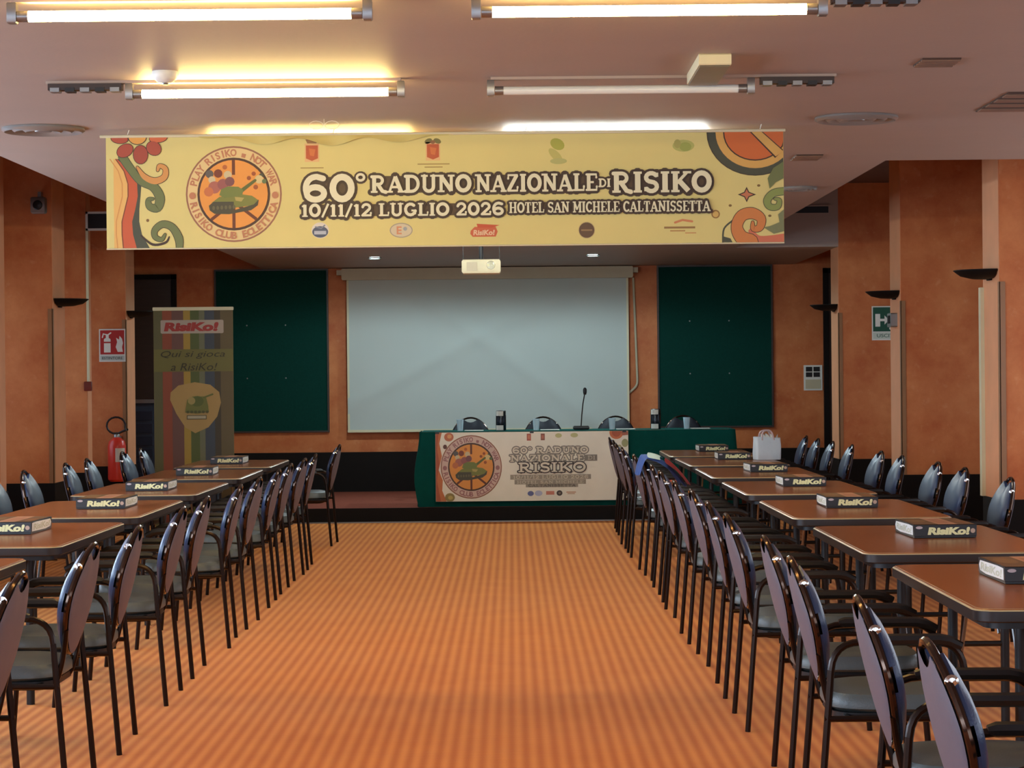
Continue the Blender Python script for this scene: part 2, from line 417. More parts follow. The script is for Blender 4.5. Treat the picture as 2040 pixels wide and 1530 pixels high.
# ------------------------------------------------------------------ flat print helpers
class Art:
    """flat print laid on a surface: polygons in local (u, v), each with a colour and a layer"""
    def __init__(s, clip=None): s.p = []; s.clip = clip
    def poly(s, pts, col, layer=1): s.p.append(([tuple(q) for q in pts], col, layer)); return s
    def rect(s, x0, y0, x1, y1, col, layer=1): return s.poly([(x0, y0), (x1, y0), (x1, y1), (x0, y1)], col, layer)
    def ell(s, cx, cy, rx, ry, col, layer=1, n=28, rot=0.0):
        ca, sa = math.cos(rot), math.sin(rot)
        return s.poly([(cx + rx * math.cos(2 * PI * i / n) * ca - ry * math.sin(2 * PI * i / n) * sa,
                        cy + rx * math.cos(2 * PI * i / n) * sa + ry * math.sin(2 * PI * i / n) * ca) for i in range(n)], col, layer)
    def ring(s, cx, cy, r0x, r0y, r1x, r1y, col, layer=1, n=40):
        for i in range(n):
            a, b = 2 * PI * i / n, 2 * PI * (i + 1) / n
            s.poly([(cx + r0x * math.cos(a), cy + r0y * math.sin(a)), (cx + r1x * math.cos(a), cy + r1y * math.sin(a)),
                    (cx + r1x * math.cos(b), cy + r1y * math.sin(b)), (cx + r0x * math.cos(b), cy + r0y * math.sin(b))], col, layer)
        return s
    def stroke(s, pts, w, col, layer=1, smooth=0, round_=True):
        P = [Vector((p[0], p[1])) for p in pts]
        W = list(w) if isinstance(w, (list, tuple)) else [w] * len(P)
        if smooth:
            Q = []; V = []
            k = len(P)
            for i in range(k - 1):
                p0, p1, p2, p3 = P[max(i - 1, 0)], P[i], P[i + 1], P[min(i + 2, k - 1)]
                for j in range(smooth):
                    t = j / smooth
                    Q.append(0.5 * ((2 * p1) + (p2 - p0) * t + (2 * p0 - 5 * p1 + 4 * p2 - p3) * t * t + (3 * p1 - p0 - 3 * p2 + p3) * t ** 3))
                    V.append(W[i] * (1 - t) + W[i + 1] * t)
            Q.append(P[-1]); V.append(W[-1]); P, W = Q, V
        L_, R_ = [], []
        for i in range(len(P)):
            t = P[min(i + 1, len(P) - 1)] - P[max(i - 1, 0)]
            if t.length < 1e-9: t = Vector((1, 0))
            t.normalize(); n_ = Vector((-t.y, t.x)) * W[i] / 2
            L_.append(P[i] + n_); R_.append(P[i] - n_)
        for i in range(len(P) - 1):
            s.poly([L_[i], L_[i + 1], R_[i + 1], R_[i]], col, layer)
        if round_:
            for i in (range(len(P)) if not smooth else (0, len(P) - 1)):
                s.ell(P[i].x, P[i].y, W[i] / 2, W[i] / 2, col, layer, 10)
        return s
    def text(s, txt, x0, y0, x1, y1, col, layer=1, bold=0.0, shear=0.0):
        vs, fs = text_mesh(txt, bold, shear)
        if not vs: return s
        ax, bx = min(v[0] for v in vs), max(v[0] for v in vs); ay, by = min(v[1] for v in vs), max(v[1] for v in vs)
        for f in fs:
            s.poly([(x0 + (vs[i][0] - ax) / (bx - ax) * (x1 - x0), y1 + (vs[i][1] - ay) / (by - ay) * (y0 - y1)) for i in f], col, layer)
        return s
    def build(s, name, fn, colors, parent, step=0.0007):
        used = []; vs = []; fs = []; ms = []; off = 0.0; last = 0
        for pts, col, layer in sorted(s.p, key=lambda q: q[2]):
            off += 7e-6 + (step * 0.5 if layer != last else 0.0); last = layer
            if col not in used: used.append(col)
            if s.clip:
                c = s.clip
                pts = [(min(max(p[0], c[0]), c[2]), min(max(p[1], c[1]), c[3])) for p in pts]
            o = len(vs)
            vs += [fn(p[0], p[1], off) for p in pts]
            fs.append(tuple(range(o, o + len(pts)))); ms.append(used.index(col))
        me = bpy.data.meshes.new(name); me.from_pydata(vs, [], fs)
        for c in used: me.materials.append(colors(c))
        me.polygons.foreach_set('material_index', ms); me.update()
        o = bpy.data.objects.new(name, me); COL.objects.link(o); o.parent = parent
        return o
_txt = {}
def text_mesh(txt, bold=0.0, shear=0.0):
    k = (txt, bold, shear)
    if k in _txt: return _txt[k]
    c = bpy.data.curves.new('txt', 'FONT'); c.body = txt; c.offset = bold; c.shear = shear; c.resolution_u = 3
    o = bpy.data.objects.new('txt', c); COL.objects.link(o)
    dg = bpy.context.evaluated_depsgraph_get(); dg.update()
    me = o.evaluated_get(dg).to_mesh()
    r = ([tuple(v.co)[:2] for v in me.vertices], [tuple(p.vertices) for p in me.polygons])
    o.evaluated_get(dg).to_mesh_clear()
    bpy.data.objects.remove(o); bpy.data.curves.remove(c)
    _txt[k] = r
    return r
def ink(c): return mat('ink_%02x%02x%02x' % c, c, 0.5, noise=0.05, scale=6)

# slab-serif capitals drawn with strokes; x right, y up, cap height 1
def arc(cx, cy, rx, ry, a0, a1, n=12):
    return [(cx + rx * math.cos(math.radians(a0 + (a1 - a0) * i / n)), cy + ry * math.sin(math.radians(a0 + (a1 - a0) * i / n))) for i in range(n + 1)]
K, T_ = 0.24, 0.14
GLYPH = {
 'A': (0.98, [([(0.14, 0.06), (0.47, 0.93)], T_), ([(0.47, 0.93), (0.82, 0.06)], K), ([(0.26, 0.32), (0.68, 0.32)], T_)], [(0.14, 0), (0.82, 0)]),
 'C': (0.86, [(arc(0.48, 0.5, 0.34, 0.42, 48, 312), K), ([(0.74, 0.72), (0.74, 0.9)], T_)], []),
 'D': (0.98, [([(0.24, 0.06), (0.24, 0.94)], K), ([(0.1, 0.93), (0.45, 0.93)] + arc(0.45, 0.5, 0.4, 0.43, 90, -90) + [(0.1, 0.07)], 0.19)], []),
 'E': (0.84, [([(0.24, 0.06), (0.24, 0.94)], K), ([(0.1, 0.93), (0.72, 0.93), (0.74, 0.76)], T_), ([(0.24, 0.5), (0.58, 0.5)], T_), ([(0.1, 0.07), (0.74, 0.07), (0.77, 0.26)], T_)], []),
 'G': (0.96, [(arc(0.48, 0.5, 0.35, 0.42, 48, 345), K), ([(0.54, 0.42), (0.88, 0.42)], T_), ([(0.78, 0.42), (0.78, 0.12)], 0.2)], []),
 'H': (1.04, [([(0.24, 0.06), (0.24, 0.94)], K), ([(0.8, 0.06), (0.8, 0.94)], K), ([(0.24, 0.5), (0.8, 0.5)], T_)], [(0.24, 0), (0.24, 1), (0.8, 0), (0.8, 1)]),
 'I': (0.5, [([(0.25, 0.06), (0.25, 0.94)], 0.26)], [(0.25, 0), (0.25, 1)]),
 'K': (1.0, [([(0.24, 0.06), (0.24, 0.94)], K), ([(0.3, 0.42), (0.78, 0.93)], T_), ([(0.42, 0.55), (0.86, 0.06)], K)], [(0.24, 0), (0.24, 1), (0.8, 1)]),
 'L': (0.8, [([(0.24, 0.06), (0.24, 0.94)], K), ([(0.1, 0.07), (0.7, 0.07), (0.73, 0.28)], T_)], [(0.24, 1)]),
 'M': (1.16, [([(0.22, 0.06), (0.22, 0.94)], 0.18), ([(0.22, 0.94), (0.56, 0.25)], K), ([(0.56, 0.25), (0.92, 0.94)], T_), ([(0.94, 0.06), (0.94, 0.94)], K)], [(0.22, 0), (0.94, 0), (0.2, 1), (0.96, 1)]),
 'N': (1.04, [([(0.22, 0.06), (0.22, 0.94)], 0.18), ([(0.22, 0.93), (0.82, 0.08)], K), ([(0.82, 0.06), (0.82, 0.94)], 0.18)], [(0.22, 0), (0.82, 1), (0.18, 1)]),
 'O': (0.98, [(arc(0.49, 0.5, 0.36, 0.41, 0, 360, 20), 0.25)], []),
 'R': (1.0, [([(0.24, 0.06), (0.24, 0.94)], K), ([(0.1, 0.92), (0.46, 0.92)] + arc(0.48, 0.7, 0.25, 0.22, 90, -90) + [(0.24, 0.48)], 0.18), ([(0.46, 0.48), (0.72, 0.1), (0.92, 0.04)], 0.22)], [(0.24, 0)]),
 'S': (0.8, [(arc(0.4, 0.715, 0.25, 0.205, 30, 270, 10) + arc(0.4, 0.285, 0.26, 0.22, 90, -150, 10), 0.21), ([(0.66, 0.74), (0.66, 0.94)], T_), ([(0.13, 0.06), (0.13, 0.26)], T_)], []),
 'T': (0.88, [([(0.44, 0.06), (0.44, 0.94)], 0.26), ([(0.1, 0.72), (0.12, 0.93), (0.76, 0.93), (0.78, 0.72)], T_)], [(0.44, 0)]),
 'U': (1.0, [([(0.24, 0.94), (0.24, 0.38)] + arc(0.5, 0.34, 0.27, 0.27, 180, 360) + [(0.77, 0.94)], 0.21)], [(0.24, 1), (0.78, 1)]),
 'Z': (0.86, [([(0.14, 0.74), (0.16, 0.93), (0.72, 0.93)], T_), ([(0.7, 0.93), (0.16, 0.08)], K), ([(0.14, 0.07), (0.72, 0.07), (0.75, 0.27)], T_)], []),
 '0': (0.9, [(arc(0.45, 0.5, 0.31, 0.41, 0, 360, 20), 0.25)], []),
 '1': (0.55, [([(0.3, 0.06), (0.3, 0.94)], 0.25), ([(0.3, 0.92), (0.1, 0.78)], 0.14)], [(0.3, 0)]),
 '2': (0.82, [(arc(0.4, 0.68, 0.25, 0.24, 170, -30, 12) + [(0.16, 0.1)], 0.21), ([(0.12, 0.08), (0.7, 0.08), (0.72, 0.26)], 0.17)], []),
 '6': (0.9, [([(0.72, 0.86), (0.5, 0.93)] + arc(0.47, 0.5, 0.33, 0.42, 95, 200, 8), 0.22), (arc(0.46, 0.31, 0.29, 0.23, 0, 360, 16), 0.23)], []),
 '/': (0.56, [([(0.06, -0.05), (0.5, 1.0)], 0.17)], []),
 'o': (0.5, [(arc(0.25, 0.78, 0.15, 0.16, 0, 360, 14), 0.13)], []),
 ' ': (0.42, [], []),
}
def serif_text(art, txt, x0, y0, x1, y1, fill, outline, ow, layer=2, squeeze=1.0):
    """y0 = cap top, y1 = baseline (v grows downwards)"""
    tot = sum(GLYPH[c][0] for c in txt); sx = (x1 - x0) / tot; sy = (y1 - y0)
    x = x0
    for c in txt:
        w, strokes, serifs = GLYPH[c]
        def M(p): return (x + p[0] * sx, y1 - p[1] * sy)
        ks = min(sx, sy)
        for pts, t in strokes:
            q = [M(p) for p in pts]
            if outline: art.stroke(q, t * ks + 2 * ow, outline, layer)
            art.stroke(q, t * ks, fill, layer + 1, round_=len(q) > 2)
        for p in serifs:
            yy = 0.055 if p[1] < 0.5 else 0.945
            q = [M((p[0] - 0.2, yy)), M((p[0] + 0.2, yy))]
            if outline: art.stroke(q, 0.11 * ks + 2 * ow, outline, layer)
            art.stroke(q, 0.11 * sy, fill, layer + 1, round_=False)
        x += w * sx

CREAMTXT = (226, 220, 182)
BROWN = (62, 42, 26)
def emblem(art, cx, cy, rx, ry, ringbase=(214, 184, 140), ringink=(168, 104, 84), L0=1):
    X = lambda a: cx + a * rx
    Y = lambda a: cy + a * ry
    art.ell(cx, cy, rx, ry, (150, 98, 72), L0, 44)
    art.ell(cx, cy, rx * 0.965, ry * 0.965, ringbase, L0 + 1, 44)
    art.ell(cx, cy, rx * 0.76, ry * 0.76, (74, 44, 26), L0 + 2, 40)
    art.ell(cx, cy, rx * 0.71, ry * 0.71, (228, 150, 62), L0 + 3, 40)
    # ring wording
    def ringtext(word, a0, a1, top):
        n = len(word)
        for i, ch in enumerate(word):
            if ch == ' ': continue
            a = math.radians(a0 + (a1 - a0) * (i + 0.5) / n)
            vs, fs = text_mesh(ch, 0.035)
            ax, bx = min(v[0] for v in vs), max(v[0] for v in vs); ay, by = min(v[1] for v in vs), max(v[1] for v in vs)
            hh = 0.155; ww = min(0.13, hh * (bx - ax) / max(by - ay, 0.3)) if by - ay > 0.3 else 0.09
            for f in fs:
                pts = []
                for k in f:
                    lx = ((vs[k][0] - ax) / (bx - ax) - 0.5) * ww
                    ly = ((vs[k][1] - ay) / max(by - ay, 0.3) - 0.5) * hh
                    r = 0.862 + (ly if top else -ly)
                    aa = a + (-lx if top else lx) / 0.862
                    pts.append((X(r * math.cos(aa)), Y(-r * math.sin(aa))))
                art.poly(pts, ringink, L0 + 2)
    ringtext('PLAY RISIKO - NOT WAR', 168, 12, True)
    ringtext('RISIKO CLUB ECLETTICA', 192, 348, False)
    for sx in (-1, 1):
        art.ell(X(sx * 0.862), Y(0.03), rx * 0.07, ry * 0.075, ringink, L0 + 2, 10)
    # peace-sign spokes
    for dx, dy in ((0, -0.71), (0, 0.71), (-0.47, 0.53), (0.47, 0.53)):
        art.stroke([(X(dx * 0.1), Y(0.2 if dy > 0 else -0.4)), (X(dx), Y(dy))], rx * 0.065, (104, 48, 18), L0 + 4, round_=False)
    # flowers and smoke behind the turret
    for (fx, fy, fr, col) in ((-0.5, -0.42, 0.085, (92, 86, 80)), (-0.32, -0.43, 0.09, (122, 52, 26)), (-0.12, -0.40, 0.085, (206, 186, 140)),
                              (-0.45, -0.30, 0.075, (204, 188, 146)), (-0.18, -0.56, 0.05, (184, 98, 44)), (-0.4, -0.14, 0.13, (170, 98, 80)),
                              (-0.22, -0.2, 0.12, (150, 84, 78)), (-0.08, -0.26, 0.1, (122, 72, 72)), (-0.52, -0.05, 0.1, (196, 110, 62)),
                              (0.32, -0.33, 0.045, (150, 76, 34)), (0.42, -0.42, 0.045, (160, 78, 34)), (0.58, -0.38, 0.05, (76, 74, 52)),
                              (0.46, -0.14, 0.05, (160, 82, 36)), (0.53, -0.3, 0.09, (214, 192, 128)), (0.64, -0.26, 0.05, (96, 112, 66))):
        art.ell(X(fx), Y(fy), rx * fr, ry * fr, col, L0 + 5, 12)
    # tank: gun, turret, hull, tracks
    art.stroke([(X(0.1), Y(-0.02)), (X(0.45), Y(-0.28))], [rx * 0.085, rx * 0.06], (92, 100, 44), L0 + 7)
    art.poly([(X(a), Y(b)) for a, b in ((-0.30, 0.02), (-0.26, -0.1), (-0.12, -0.16), (0.1, -0.15), (0.2, -0.08), (0.18, 0.02), (0.0, 0.06), (-0.2, 0.08))], (112, 122, 54), L0 + 7)
    art.poly([(X(a), Y(b)) for a, b in ((-0.46, 0.18), (-0.3, 0.06), (0.1, 0.0), (0.38, 0.04), (0.52, 0.14), (0.4, 0.24), (-0.1, 0.3), (-0.46, 0.28))], (122, 124, 52), L0 + 6)
    art.poly([(X(a), Y(b)) for a, b in ((-0.52, 0.24), (-0.42, 0.16), (0.0, 0.16), (0.0, 0.34), (0.42, 0.22), (0.52, 0.12), (0.5, 0.24), (0.36, 0.34), (-0.1, 0.42), (-0.4, 0.41), (-0.5, 0.34))], (70, 66, 44), L0 + 8)
    for k in range(6):
        art.ell(X(-0.42 + 0.085 * k), Y(0.29 - 0.004 * k), rx * 0.03, ry * 0.045, (98, 92, 58), L0 + 9, 8)
    art.poly([(X(a), Y(b)) for a, b in ((0.02, 0.06), (0.22, 0.08), (0.16, 0.16), (0.04, 0.14))], (176, 158, 84), L0 + 9)

def wordmark(art, x0, y0, x1, y1, col, layer=2):
    """RisiKo! in heavy slanted letters"""
    art.text('RisiKo!', x0, y0, x1, y1, col, layer, 0.06, 0.12)

# ------------------------------------------------------------------ hanging banner
BY = 11.75
bx0, bx1, bz0, bz1 = -2.10, 1.423, 2.180, 2.767
banner = thing('hanging_banner', 'long yellow printed event banner hanging below the ceiling lights', 'banner', (0, BY, bz0))
def bl(u, v, off):          # u 0..1 left to right, v 0..1 top to bottom; banner-local metres
    x = bx0 + (bx1 - bx0) * u; z = (bz1 - bz0) * (1 - v)
    return (x, -off, z)
def bpx(x, y, off):         # drawing sheet units (1355 wide, 226 high)
    return bl((x - 205) / 1355, (y - 269) / 226, off)
mb = MB(); mb.grid(80, 6, lambda u, v: bl(u, v, 0.0), flip=True); mb.grid(80, 6, lambda u, v: bl(u, v, -0.0015))
mb.build('banner_sheet', M_BANNER, banner)
CL = (205.5, 269.5, 1559.5, 494.5)
def c3(pts): return [(200 + x / 3.923, 250 + y / 3.923) for x, y in pts]
def lev(p):  # level the drawing to the sheet
    x, y = p
    yt = 270 + (x - 205) * (262 - 270) / 1355; yb = 497 + (x - 218) * (485 - 497) / 1342
    return (x, 269 + (y - yt) / (yb - yt) * 226)
def C3(pts): return [lev(p) for p in c3(pts)]
def C5(pts): return [lev((1060 + x / 3.923, 250 + y / 3.923)) for x, y in pts]
# left ornament
a = Art(CL)
GRN, DGRN, ORA, RED_, YEL = (108, 116, 66), (70, 72, 52), (208, 146, 76), (196, 88, 46), (226, 176, 96)
ys = [255, 350, 450, 550, 650, 750, 850, 970]
b0 = [78] * 8; b1 = [95, 160, 190, 190, 165, 140, 140, 150]; b2 = [105, 210, 262, 266, 246, 220, 226, 256]; b3 = [150, 262, 296, 288, 278, 276, 296, 360]
for lo, hi, c in ((b0, b1, YEL), (b1, b2, RED_), (b2, b3, DGRN)):
    for i in range(7):
        a.poly(C3([(lo[i], ys[i]), (hi[i], ys[i]), (hi[i + 1], ys[i + 1]), (lo[i + 1], ys[i + 1])]), c, 1)
for i in range(7):
    a.stroke(C3([(b1[i] - 45, ys[i]), (b1[i + 1] - 45, ys[i + 1])]), 2.0, ORA, 2, round_=False)
    a.stroke(C3([(b1[i], ys[i]), (b1[i + 1], ys[i + 1])]), 2.0, (122, 62, 30), 2, round_=False)
def curl(art, pts, w, col, L, out=BROWN):
    art.stroke(pts, [q + 2.4 for q in w], out, L, smooth=5); art.stroke(pts, w, col, L + 1, smooth=5)
curl(a, C3([(150, 240), (210, 330), (290, 430), (390, 475), (440, 560), (420, 640), (360, 630), (350, 580), (385, 570)]), [16, 15, 14, 17, 18, 16, 13, 9, 5], GRN, 3, DGRN)
curl(a, C3([(265, 320), (320, 395), (400, 430), (475, 400), (485, 335), (440, 310), (425, 345)]), [4, 11, 13, 12, 10, 8, 5], ORA, 3)
curl(a, C3([(590, 960), (585, 880), (535, 795), (460, 770), (400, 815), (400, 870), (450, 890), (478, 850)]), [12, 16, 14, 13, 12, 10, 8, 4], GRN, 3)
a.stroke(C3([(290, 860), (380, 930), (480, 915), (510, 870)]), [3, 5, 5, 3], BROWN, 3, smooth=5)
for cx, cy, rx, ry, rot, c in ((128, 98, 66, 34, 0.1, (176, 78, 46)), (432, 92, 70, 34, -0.1, (206, 104, 56)), (170, 190, 66, 48, -0.5, (168, 74, 48)),
                               (292, 222, 56, 72, 0.0, (162, 70, 46)), (396, 172, 60, 52, 0.7, (170, 76, 50))):
    p = C3([(cx, cy)])[0]
    a.ell(p[0], p[1], rx / 3.923 + 1.2, ry / 3.923 + 1.2, BROWN, 4, 18, rot); a.ell(p[0], p[1], rx / 3.923, ry / 3.923, c, 5, 18, rot)
p = C3([(268, 82)])[0]; a.ell(p[0], p[1], 19, 16, BROWN, 6, 20); a.ell(p[0], p[1], 17.5, 14.5, (226, 160, 70), 7, 20)
p = C3([(342, 740)])[0]; a.ell(p[0], p[1], 3.2, 3.2, (128, 92, 44), 1, 8)
o = a.build('floral_ornament', bpx, ink, banner)
# emblem
a = Art(CL); p = lev((460, 386)); emblem(a, p[0], p[1], 96, 96, (222, 194, 132), (186, 122, 84))
a.build('emblem', bpx, ink, banner)
# headline
a = Art(CL)
def line(txt, x0, y0, x1, y1, ow=4.2):
    q0 = lev((x0, y0)); q1 = lev((x1, y1))
    yb_ = lev(((x0 + x1) / 2, (y0 + y1) / 2))[1]; h_ = (y1 - y0) / 2
    serif_text(a, txt, x0, yb_ - h_, x1, yb_ + h_, CREAMTXT, BROWN, ow, 2)
line('60', 596, 348, 704, 402, 5.5)
line('o', 702, 345, 726, 384, 4)
line('RADUNO', 733, 349, 936, 384, 5)
line('NAZIONALE', 943, 347, 1188, 383, 5)
line('DI', 1189, 357, 1214, 374, 4)
line('RISIKO', 1215, 343, 1416, 385, 5)
line('10/11/12 LUGLIO 2026', 594, 405, 1001, 431, 4.6)
line('HOTEL SAN MICHELE CALTANISSETTA', 1010, 402, 1412, 424, 4.2)
# dark ground joining the letters
for x0, y0, x1, y1 in ((600, 352, 700, 396), (735, 350, 934, 384), (945, 348, 1186, 383), (1190, 357, 1214, 375), (1218, 346, 1412, 384), (596, 406, 1000, 430), (1011, 402, 1410, 424)):
    m0 = lev((x0, y0)); m1 = lev((x1, y1)); mm = lev(((x0 + x1) / 2, (y0 + y1) / 2))[1]; hh = (y1 - y0) / 2
    a.rect(x0, mm - hh, x1, mm + hh, (84, 64, 40), 1)
a.build('headline_lettering', bpx, ink, banner)
# right ornament
a = Art(CL)
p = C5([(1740, 62)])[0]
a.ring(p[0], p[1], 96, 86, 78, 71, DGRN, 1); a.ring(p[0], p[1], 79, 72, 63, 56, (214, 166, 84), 2); a.ring(p[0], p[1], 97, 87, 95.5, 85.5, BROWN, 2)
a.ell(p[0], p[1], 64, 57, BROWN, 3, 36); a.ell(p[0], p[1], 61.5, 54.5, (204, 104, 44), 4, 36)
a.poly(C5([(1690, 40), (1790, 40), (1960, 200), (1895, 262)]), BROWN, 5); a.poly(C5([(1702, 40), (1780, 40), (1960, 210), (1900, 250)]), (214, 166, 84), 6)
a.poly(C5([(1850, 500), (1835, 420), (1880, 340), (1960, 290), (1962, 420), (1900, 450)]), GRN, 7)
curl(a, C5([(1962, 520), (1880, 535), (1830, 590), (1850, 640), (1910, 640), (1925, 590), (1890, 580)]), [14, 14, 14, 12, 11, 8, 4], (134, 146, 74), 7, DGRN)
a.poly(C5([(1962, 660), (1915, 700), (1925, 760), (1850, 790), (1800, 800), (1880, 850), (1962, 830)]), (120, 124, 82), 7)
a.build('wheel_ornament', bpx, ink, banner); a = Art(CL)
curl(a, C5([(1690, 915), (1620, 870), (1590, 790), (1630, 710), (1710, 690), (1780, 730), (1770, 800), (1720, 810), (1715, 760)]), [34, 26, 22, 22, 22, 18, 14, 10, 5], (206, 126, 62), 9, BROWN)
a.stroke(C5([(1700, 830), (1770, 900), (1962, 890)]), [10, 18, 22], (204, 112, 78), 8, smooth=5)
a.stroke(C5([(1560, 745), (1490, 810), (1480, 915)]), 3.5, DGRN, 7, smooth=5)
a.poly(C5([(1475, 915), (1485, 870), (1540, 885), (1555, 915)]), DGRN, 7)
a.build('swirl_ornament', bpx, ink, banner); a = Art(CL)
st4 = [(1670, 485), (1690, 525), (1745, 545), (1690, 565), (1670, 605), (1650, 565), (1600, 545), (1650, 525)]
a.poly(C5(st4), BROWN, 1); a.poly([((x - C5([(1670, 545)])[0][0]) * 0.7 + C5([(1670, 545)])[0][0], (y - C5([(1670, 545)])[0][1]) * 0.7 + C5([(1670, 545)])[0][1]) for x, y in C5(st4)], (196, 116, 74), 2)
a.build('star_ornament', bpx, ink, banner)
for q in ((1540, 630), (1850, 710), (1765, 475)):
    a = Art(CL); p = C5([q])[0]; a.ell(p[0], p[1], 3.4, 2.6, (124, 96, 46), 1, 8); a.build('dot_ornament', bpx, ink, banner)
a = Art(CL)
p = C5([(1425, 697)])[0]; a.ring(p[0], p[1], 8.5, 8.5, 6, 6, (150, 110, 50), 6); a.ell(p[0], p[1], 6, 6, (214, 174, 92), 6, 14)
a.build('ring_ornament', bpx, ink, banner)
# crests along the top, sponsor marks along the bottom
a = Art(CL)
def done(nm):
    global a
    if a.p: a.build(nm, bpx, ink, banner)
    a = Art(CL)
for cx, cy in ((617, 303), (859, 301)):
    p = lev((cx, cy))
    a.rect(p[0] - 14.5, p[1] - 18, p[0] + 14.5, p[1] + 19, (222, 178, 118), 1)
    a.poly([(p[0] - 12, p[1] - 14), (p[0] + 12, p[1] - 14), (p[0] + 12, p[1] + 12), (p[0], p[1] + 17), (p[0] - 12, p[1] + 12)], (186, 84, 40), 2)
    a.poly([(p[0] - 6, p[1] - 8), (p[0] + 7, p[1] - 6), (p[0] + 4, p[1] + 8), (p[0] - 4, p[1] + 6)], (204, 110, 52), 3)
    done('town_crest')
p = lev((617, 280)); a.poly([(p[0] - 13, p[1] - 3), (p[0] + 13, p[1] - 3), (p[0] + 9, p[1] + 5), (p[0] - 9, p[1] + 5)], (150, 108, 62), 2)
done('crown'); p = lev((859, 281)); a.ell(p[0] - 9, p[1], 8, 5, (120, 112, 56), 2, 12, -0.4); a.ell(p[0] + 9, p[1], 8, 5, (120, 112, 56), 2, 12, 0.4); a.ell(p[0], p[1] + 2, 5, 4, (140, 98, 56), 3, 10)
done('crown')
for x0, x1, y in ((594, 640, 333), (828, 892, 326), (842, 878, 332)):
    p = lev((x0, y)); a.rect(x0, p[1], x1, p[1] + 2.2, (166, 138, 72), 1); done('caption_line')
done('sponsor_mark'); p = lev((1108, 302))
a.ell(p[0], p[1] - 14, 15, 11, (168, 168, 66), 1, 16, 0.5); a.ell(p[0] - 4, p[1] + 8, 18, 8, (186, 178, 96), 1, 16, 0.8); a.ell(p[0] + 2, p[1] + 20, 17, 6, (178, 176, 104), 2, 16)
done('sponsor_mark'); p = lev((1360, 292)); a.ell(p[0], p[1], 22, 12, (178, 178, 96), 1, 16); a.ell(p[0] + 4, p[1] + 2, 12, 9, (154, 162, 76), 2, 14); a.ell(p[0] - 12, p[1] - 4, 7, 9, (166, 160, 84), 2, 12)
done('sponsor_mark'); p = lev((632, 459)); a.ell(p[0], p[1], 17.5, 16, (214, 206, 190), 1, 20); a.ell(p[0], p[1] + 3, 16, 11.5, (74, 84, 104), 2, 20); a.rect(p[0] - 12, p[1] + 1, p[0] + 12, p[1] + 8, (176, 182, 190), 3); a.stroke([(p[0] - 9, p[1] - 7), (p[0] + 2, p[1] - 4), (p[0] + 9, p[1] - 10)], 3, (120, 128, 140), 3)
done('sponsor_mark'); p = lev((794, 459)); a.ell(p[0], p[1], 23, 15, (160, 150, 128), 1, 22); a.ell(p[0], p[1], 21, 13, (206, 192, 158), 2, 22); a.text('E', p[0] - 9, p[1] - 8, p[0] + 1, p[1] + 8, (206, 138, 96), 3, 0.03); a.ell(p[0] + 8, p[1] - 3, 4, 4, (150, 156, 158), 3, 10)
done('sponsor_mark'); p = lev((961, 460)); a.poly([(p[0] - 28, p[1]), (p[0] - 20, p[1] - 8), (p[0] + 22, p[1] - 8), (p[0] + 26, p[1] + 2), (p[0] + 22, p[1] + 12), (p[0] - 24, p[1] + 12), (p[0] - 29, p[1] + 6)], (200, 96, 58), 1)
a.text('RisiKo!', p[0] - 23, p[1] - 2, p[0] + 20, p[1] + 9, (228, 190, 150), 2, 0.04, 0.1); a.poly([(p[0] - 16, p[1] - 14), (p[0] + 30, p[1] - 11), (p[0] + 14, p[1] - 6), (p[0] - 14, p[1] - 6)], (196, 80, 44), 2)
done('sponsor_mark'); p = lev((1165, 459)); a.ell(p[0], p[1], 17, 17, (200, 178, 116), 1, 22); a.ell(p[0], p[1], 15.5, 15.5, (98, 72, 48), 2, 22); a.rect(p[0] - 11, p[1] - 1.5, p[0] + 11, p[1] + 1.5, (150, 120, 78), 3)
done('sponsor_mark'); p = lev((1352, 452)); a.stroke([(p[0] - 10, p[1] - 8), (p[0] + 5, p[1] - 13), (p[0] + 24, p[1] - 10)], 4.5, (206, 130, 82), 1); a.rect(p[0] - 32, p[1], p[0] + 30, p[1] + 4, (150, 112, 60), 1); a.rect(p[0] - 20, p[1] + 7, p[0] + 10, p[1] + 10, (188, 146, 82), 1); a.rect(p[0] + 10, p[1] + 12, p[0] + 32, p[1] + 14, (196, 140, 84), 1)
done('sponsor_mark')
# white hem rod and hanging cords
MB().tube([(bx0 - 0.03, -0.004, bz1 - bz0), (bx1 + 0.01, -0.004, bz1 - bz0)], 0.008).build('hem_rod', M_CREAM, banner)
MB().tube([(bx0, -0.003, 0.002), (bx1, -0.003, 0.002)], 0.004).build('bottom_hem', M_CREAM, banner)
for x in (-1.99, -0.92, 0.08, 1.30):
    MB().tube([(x, 0, bz1 - bz0), (x + 0.01, 0.004, H - bz0)], 0.0022, 5).build('hanging_cord', M_WHITE, banner)
mb = MB()
for s in (-1, 1):
    mb.tube([(-0.93 + s * 0.04 + 0.035 * math.cos(t * PI / 6), -0.42 + 0.0, H - bz0 - 0.03 + 0.02 * math.sin(t * PI / 6)) for t in range(12)], 0.0016, 5, closed=True)
mb.tube([(-0.93, -0.42, H - bz0 - 0.03), (-0.93, -0.42, H - bz0)], 0.0014, 5)
mb.build('loose_cord_loop', M_WHITE, banner)
# crumpled upper hem where the sheet is bunched
mb = MB()
def crum(u, v):
    x = -1.62 + 1.32 * u
    k = math.sin(PI * u) ** 0.6
    return (x, -0.012 - 0.03 * k * v * (0.6 + 0.4 * math.sin(u * 31) * math.sin(u * 13 + 1)), (bz1 - bz0) - 0.005 - v * k * (0.035 + 0.02 * math.sin(u * 23 + 2)))
mb.grid(60, 4, crum, flip=True)
mb.build('crumpled_hem', M_BANNER, banner)

